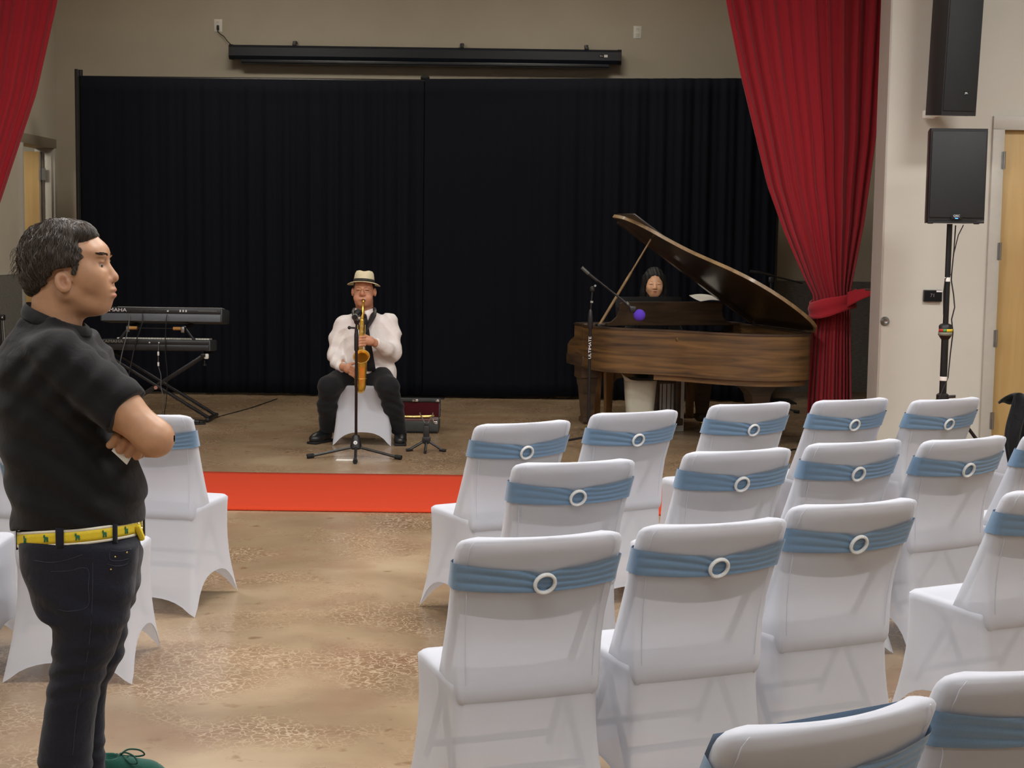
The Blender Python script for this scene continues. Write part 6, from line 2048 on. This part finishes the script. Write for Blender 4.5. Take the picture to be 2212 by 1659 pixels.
for (ax, ay, rz) in ((-0.300, 0.000, math.radians(-118)), (0.288, -0.01, math.radians(-86))):
    def shoe(P):
        c, s = math.cos(rz), math.sin(rz)
        p = P - np.array((ax, ay, 0), F32)
        p = np.stack([p[:, 0] * c + p[:, 1] * s, -p[:, 0] * s + p[:, 1] * c, p[:, 2]], 1)
        d = s_ell(p, (0.0, 0, 0.06), (0.062, 0.048, 0.066))
        d = smin(d, s_cone(p, (0.03, 0, 0.055), (0.11, 0, 0.042), 0.046, 0.044), 0.02)
        d = smin(d, s_ell(p, (0.125, 0, 0.038), (0.072, 0.050, 0.042)), 0.02)
        return smax(d, 0.016 - p[:, 2], 0.004)
    so = sdf_obj('shoe', shoe, (ax - 0.22, ay - 0.24, 0.0), (ax + 0.22, ay + 0.12, 0.15), 0.0055, MAT['shoe_black'], sxp)
    R = Matrix.Translation((ax, ay, 0)) @ Matrix.Rotation(rz, 4, 'Z')
    q = MB(); q.rbox((0.065, 0, 0.010), (0.26, 0.094, 0.020), 0.009, M=R); q.build('sole', MAT['black_matte'], so)
# glasses
gl = MB()
for s in (-1, 1):
    cx = -0.007 + s * 0.036
    rect = [(cx - 0.027, 1.211), (cx + 0.027, 1.211), (cx + 0.025, 1.187), (cx + 0.012, 1.182), (cx - 0.012, 1.182), (cx - 0.025, 1.187)]
    gl.tube([(a, -0.104 + 0.25 * abs(a + 0.007) ** 1.4, b) for a, b in rect], 0.0014, 6, closed=True)
    gl.tube([(cx + s * 0.027, -0.094, 1.207), (-0.007 + s * 0.085, -0.05, 1.205), (-0.007 + s * 0.088, 0.02, 1.200)], 0.0014, 6)
gl.tube([(-0.016, -0.104, 1.203), (-0.007, -0.106, 1.206), (0.002, -0.104, 1.203)], 0.0014, 6)
MAT['wire'] = plain('thin_metal_frame', srgb(150, 130, 110), 0.3, 0.8)
tag(gl.build('eyeglasses', MAT['wire']), 'thin metal rectangular eyeglasses worn by the saxophone player', 'glasses').location = (SX, SY, 0)

# fedora, worn tipped back
MAT['straw'] = plain('cream_straw_weave', srgb(222, 212, 176), 0.75, noise=0.08, nscale=150, bump=0.4, bscale=260)
MAT['hat_band'] = plain('dark_striped_band', srgb(44, 42, 34), 0.7, noise=0.5, nscale=90)
ht = tag(empty('fedora_hat', (SX - 0.007, SY + 0.030, 1.248)), 'cream straw fedora with a dark striped band on the saxophone player', 'hat')
ht.rotation_euler = (math.radians(-9), math.radians(2), 0)
q = MB()
rg = []
for k, (r, z) in enumerate([(0.086, -0.004), (0.085, 0.02), (0.082, 0.05), (0.077, 0.075), (0.066, 0.092), (0.045, 0.098), (0.0, 0.084)]):
    ring = []
    for i in range(36):
        t = 2 * PI * i / 36
        pinch = 1 - 0.12 * max(0, z / 0.09) * max(0, -math.sin(t)) ** 2
        ring.append((r * 0.94 * math.cos(t) * pinch, r * 1.16 * math.sin(t), z - (0.010 * max(0, z / 0.09) * abs(math.sin(t)) ** 3)))
    rg.append(ring)
loft(q, rg); q.build('crown', MAT['straw'], ht, 60)
q = MB()
def brim(u, v):
    t = 2 * PI * u
    r = 0.084 + 0.048 * v
    return (r * 0.97 * math.cos(t), r * 1.13 * math.sin(t), 0.002 - 0.004 * v - 0.016 * v * v * abs(math.cos(t)) ** 2 - 0.004 * v * max(0, -math.sin(t)) + 0.006 * v * max(0, math.sin(t)))
q.grid(brim, 48, 6, closed_u=True); o = q.build('brim', MAT['straw'], ht, 60); solidify(o, 0.003)
q = MB(); q.grid(lambda u, v: (0.0865 * 0.945 * math.cos(2 * PI * u), 0.0865 * 1.165 * math.sin(2 * PI * u), 0.002 + 0.024 * v), 48, 2, closed_u=True)
o = q.build('hat_band', MAT['hat_band'], ht, 60); solidify(o, 0.002, 1)

# saxophone
sax = tag(empty('saxophone', (SX, SY, 0)), 'golden alto saxophone held by the seated player', 'saxophone')
neck = catmull([(0.006, -0.128, 1.118), (0.008, -0.165, 1.120), (0.010, -0.20, 1.105), (0.010, -0.226, 1.06), (0.008, -0.236, 1.01), (0.006, -0.240, 0.97)], 5)
q = MB(); q.tube([tuple(p) for p in neck], [0.007 + 0.005 * i / (len(neck) - 1) for i in range(len(neck))], 12); q.build('neck', MAT['brass'], sax)
q = MB(); q.cyl((-0.005, -0.090, 1.124), (0.006, -0.140, 1.118), 0.006, 0.012); q.cyl((0.005, -0.125, 1.119), (0.006, -0.140, 1.118), 0.0135); q.build('mouthpiece', MAT['black_plastic'], sax)
q = MB(); q.cyl((-0.001, -0.105, 1.122), (0.003, -0.122, 1.120), 0.0125); q.build('ligature', MAT['brass_pale'], sax)
bowp = catmull([(0.006, -0.240, 0.985), (0.000, -0.245, 0.85), (-0.008, -0.250, 0.65), (-0.013, -0.255, 0.52), (-0.010, -0.268, 0.468), (0.002, -0.300, 0.445), (0.014, -0.332, 0.468), (0.017, -0.342, 0.52), (0.018, -0.346, 0.60), (0.018, -0.350, 0.645), (0.018, -0.366, 0.682), (0.018, -0.396, 0.708)], 6)
rad = []
for i in range(len(bowp)):
    t = i / (len(bowp) - 1)
    rad.append(lerp_table(t, [(0, 0.014), (0.30, 0.023), (0.40, 0.027), (0.6, 0.031), (0.75, 0.034), (0.88, 0.038), (0.95, 0.046), (0.985, 0.056), (1.0, 0.062)]))
q = MB(); q.tube([tuple(p) for p in bowp], rad, 22, cap=False); o = q.build('body_tube', MAT['brass'], sax, 60); solidify(o, 0.0015)
q = MB()
dirn = (bowp[-1] - bowp[-3]).normalized()
_, a_, b_ = frame_of(dirn)
q.tube([bowp[-1] + a_ * (0.0605 * math.cos(2 * PI * i / 28)) + b_ * (0.0605 * math.sin(2 * PI * i / 28)) for i in range(28)], 0.0035, 6, closed=True); q.build('bell_rim', MAT['brass_pale'], sax)
for z in (0.535, 0.62):
    q = MB(); q.torus((0.0165 if z > 0.6 else 0.0172, -0.344, z), 0.036 if z > 0.6 else 0.0342, 0.0025, 24, 6); q.build('body_ring', MAT['brass_pale'], sax)
rnd = random.Random(2)
for k in range(11):
    z = 0.93 - 0.042 * k
    r = lerp_table(z, [(0.5, 0.023), (0.95, 0.013)])
    x = lerp_table(z, [(0.5, -0.014), (0.95, 0.005)])
    q = MB(); q.cyl((x + 0.004, -0.243 - r, z), (x + 0.004, -0.252 - r, z), 0.010 + 0.0008 * k, n=14); q.build('key_cup', MAT['brass_pale'], sax)
for k in range(6):
    z = 0.89 - 0.055 * k
    q = MB(); q.cyl((-0.035, -0.25, z), (-0.030, -0.268, z), 0.010, n=12); q.build('side_key', MAT['brass_pale'], sax)
for x, y in ((-0.030, -0.262), (-0.040, -0.250), (0.026, -0.255)):
    q = MB(); q.cyl((x + 0.006, y, 0.94), (x - 0.006, y - 0.004, 0.50), 0.0028, n=8); q.build('key_rod', MAT['brass_pale'], sax)
for k, z in enumerate((0.60, 0.545, 0.50, 0.475)):
    q = MB(); q.ball((-0.030, -0.325, z), (0.013, 0.010, 0.015), 10, 8); q.build('low_key', MAT['brass_pale'], sax)
q = MB(); q.tube([(-0.034, -0.315, 0.64), (-0.034, -0.320, 0.46)], 0.003, 8); q.build('guard_rod', MAT['brass_pale'], sax)

# ================================================================ pianist behind the piano
PX, PY = 1.245, 13.62
pia = tag(empty('person', (PX, PY, 0)), 'seated person with long black centre-parted hair playing the grand piano', 'person')

def pi_head(P):
    d = s_ell(P, (0, 0.02, 1.262), (0.076, 0.096, 0.100))
    d = smin(d, s_ell(P, (0, -0.028, 1.200), (0.072, 0.066, 0.090)), 0.03)
    d = smin(d, s_ell(P, (0, -0.045, 1.140), (0.032, 0.034, 0.028)), 0.03)
    for s in (-1, 1):
        d = smin(d, s_ell(P, (s * 0.038, -0.058, 1.188), (0.028, 0.028, 0.030)), 0.015)
        d = smax(d, -s_ell(P, (s * 0.031, -0.105, 1.224), (0.021, 0.018, 0.010)), 0.012)
        d = smin(d, s_ell(P, (s * 0.031, -0.080, 1.2275), (0.020, 0.012, 0.008)), 0.004)
        d = smin(d, s_cone(P, (s * 0.012, -0.050, 1.135), (s * 0.052, 0.0, 1.165), 0.018, 0.018), 0.02)
    d = smin(d, s_cone(P, (0, -0.088, 1.225), (0, -0.106, 1.192), 0.009, 0.0125), 0.010)
    for s in (-1, 1): d = smin(d, s_ell(P, (s * 0.012, -0.098, 1.187), (0.009, 0.010, 0.008)), 0.005)
    d = smin(d, s_ell(P, (0, -0.088, 1.162), (0.021, 0.010, 0.006)), 0.005)
    d = smin(d, s_ell(P, (0, -0.085, 1.149), (0.019, 0.010, 0.007)), 0.005)
    d = smax(d, -s_ell(P, (0, -0.10, 1.156), (0.017, 0.016, 0.0028)), 0.003)
    return smin(d, s_cone(P, (0, 0.03, 1.17), (0, 0.05, 1.00), 0.048, 0.056), 0.03)

def pi_body(P):
    d = np.full(len(P), 0.2, F32)
    hi = P[:, 2] > 0.97
    if hi.any(): d[hi] = pi_head(P[hi])
    lo = P[:, 2] < 1.08
    if lo.any():
        Q = P[lo]
        c = s_loft(Q, [(0.50, 0, 0.10, 0.13, 0.09), (0.75, 0, 0.08, 0.11, 0.08), (0.95, 0, 0.06, 0.14, 0.07), (1.03, 0, 0.05, 0.07, 0.05)])
        for s in (-1, 1):
            c = smin(c, s_chain(Q, [(s * 0.16, 0.05, 0.96), (s * 0.23, -0.05, 0.74), (s * 0.20, -0.27, 0.73)], [0.042, 0.036, 0.024], 0.02), 0.02)
            c = smin(c, s_ell(Q, (s * 0.195, -0.315, 0.735), (0.036, 0.045, 0.016)), 0.012)
            for k in range(4):
                a = np.array((s * 0.195 + (k - 1.5) * 0.019, -0.345, 0.738))
                c = smin(c, s_chain(Q, [a, a + (0, -0.035, 0.004), a + (0, -0.062, -0.018)], [0.009, 0.0085, 0.007], 0.003), 0.004)
            c = smin(c, s_chain(Q, [(s * 0.165, -0.30, 0.732), (s * 0.140, -0.335, 0.726), (s * 0.132, -0.365, 0.715)], [0.011, 0.010, 0.008], 0.003), 0.005)
        d[lo] = smin(d[lo], c, 0.02)
    return d
SK3 = srgb(226, 176, 138)
def pi_tint(P):
    c = np.tile(np.array(SK3[:3]), (len(P), 1))
    c = mixc(c, 0.8 * blob(P, (0, -0.095, 1.1565), (0.022, 0.025, 0.012), 0.5), srgb(172, 84, 74))
    c = mixc(c, 0.7 * blob(P, (0, -0.10, 1.156), (0.016, 0.03, 0.0035), 0.6), srgb(70, 26, 24))
    for s in (-1, 1):
        c = mixc(c, 0.85 * blob(P, (s * 0.031, -0.095, 1.2235), (0.017, 0.03, 0.0032), 0.5), srgb(46, 32, 28))
        c = mixc(c, 0.7 * blob(P, (s * 0.033, -0.095, 1.2460), (0.022, 0.03, 0.0040), 0.6), srgb(66, 48, 38))
    return c
sdf_obj('body', pi_body, (-0.32, -0.46, 0.46), (0.32, 0.22, 1.38), 0.0052, MAT['skin'], pia, pi_tint)
def pi_hair(P):
    d = s_ell(P, (0, 0.028, 1.268), (0.092, 0.106, 0.108))
    d = smin(d, s_loft(P, [(0.92, 0, 0.075, 0.135, 0.070), (1.05, 0, 0.06, 0.128, 0.075), (1.15, 0, 0.045, 0.126, 0.085), (1.26, 0, 0.035, 0.104, 0.095), (1.30, 0, 0.03, 0.094, 0.09)]), 0.03)
    x, y, z = P[:, 0], P[:, 1], P[:, 2]
    # face opening: an arch under the centre parting
    face = s_ell(P, (0, -0.10, 1.186), (0.080, 0.110, 0.118))
    d = smax(d, -face, 0.008)
    low = np.maximum(np.maximum(np.abs(x) - 0.080, y - 0.0), z - 1.2)
    d = smax(d, -low, 0.012)
    d = smax(d, -s_cone(P, (0, -0.12, 1.335), (0, 0.03, 1.382), 0.0035, 0.0035), 0.003)
    return d + (0.0020 * np.sin(x * 210 + 6 * np.sin(z * 9))).astype(F32)
sdf_obj('hair', pi_hair, (-0.17, -0.12, 0.90), (0.17, 0.18, 1.40), 0.0045, MAT['hair_black'], pia)
MAT['dress_black'] = cloth('black_dress_cloth', srgb(20, 20, 23), 0.85, 0.3, 14, 0.2, 0.1, 0.1)
def pi_dress(P):
    d = s_loft(P, [(0.48, 0, 0.11, 0.19, 0.14), (0.60, 0, 0.10, 0.155, 0.12), (0.75, 0, 0.08, 0.135, 0.105), (0.90, 0, 0.065, 0.165, 0.105), (0.98, 0, 0.06, 0.165, 0.085), (1.02, 0, 0.05, 0.10, 0.07), (1.045, 0, 0.048, 0.065, 0.06)])
    for s in (-1, 1):
        d = smin(d, s_chain(P, [(s * 0.15, 0.05, 0.955), (s * 0.235, -0.05, 0.74), (s * 0.203, -0.245, 0.73)], [0.058, 0.050, 0.036], 0.03), 0.03)
        d = smin(d, s_chain(P, [(s * 0.09, 0.14, 0.535), (s * 0.12, -0.27, 0.478), (s * 0.12, -0.25, 0.10)], [0.085, 0.062, 0.05], 0.03), 0.03)
    return d + (0.002 * wav(P, 30.0)).astype(F32)
sdf_obj('dress', pi_dress, (-0.33, -0.42, 0.04), (0.33, 0.28, 1.07), 0.0080, MAT['dress_black'], pia)
for s in (-1, 1):
    q = MB(); q.add([(s * 0.010, -0.045, 1.060), (s * 0.055, -0.005, 1.082), (s * 0.085, -0.02, 1.050), (s * 0.035, -0.062, 1.035)], [(0, 1, 2, 3)])
    o = q.build('collar_point', MAT['shirt_white'], pia); solidify(o, 0.006)
    def shoe(P):
        p = P - np.array((s * 0.12, -0.28, 0), F32)
        d = s_ell(p, (0, 0.0, 0.045), (0.040, 0.06, 0.05))
        d = smin(d, s_ell(p, (0, -0.10, 0.030), (0.040, 0.08, 0.032)), 0.02)
        return smax(d, 0.002 - p[:, 2], 0.003)
    sdf_obj('shoe', shoe, (s * 0.12 - 0.08, -0.50, -0.01), (s * 0.12 + 0.08, -0.18, 0.12), 0.006, MAT['shoe_black'], pia)
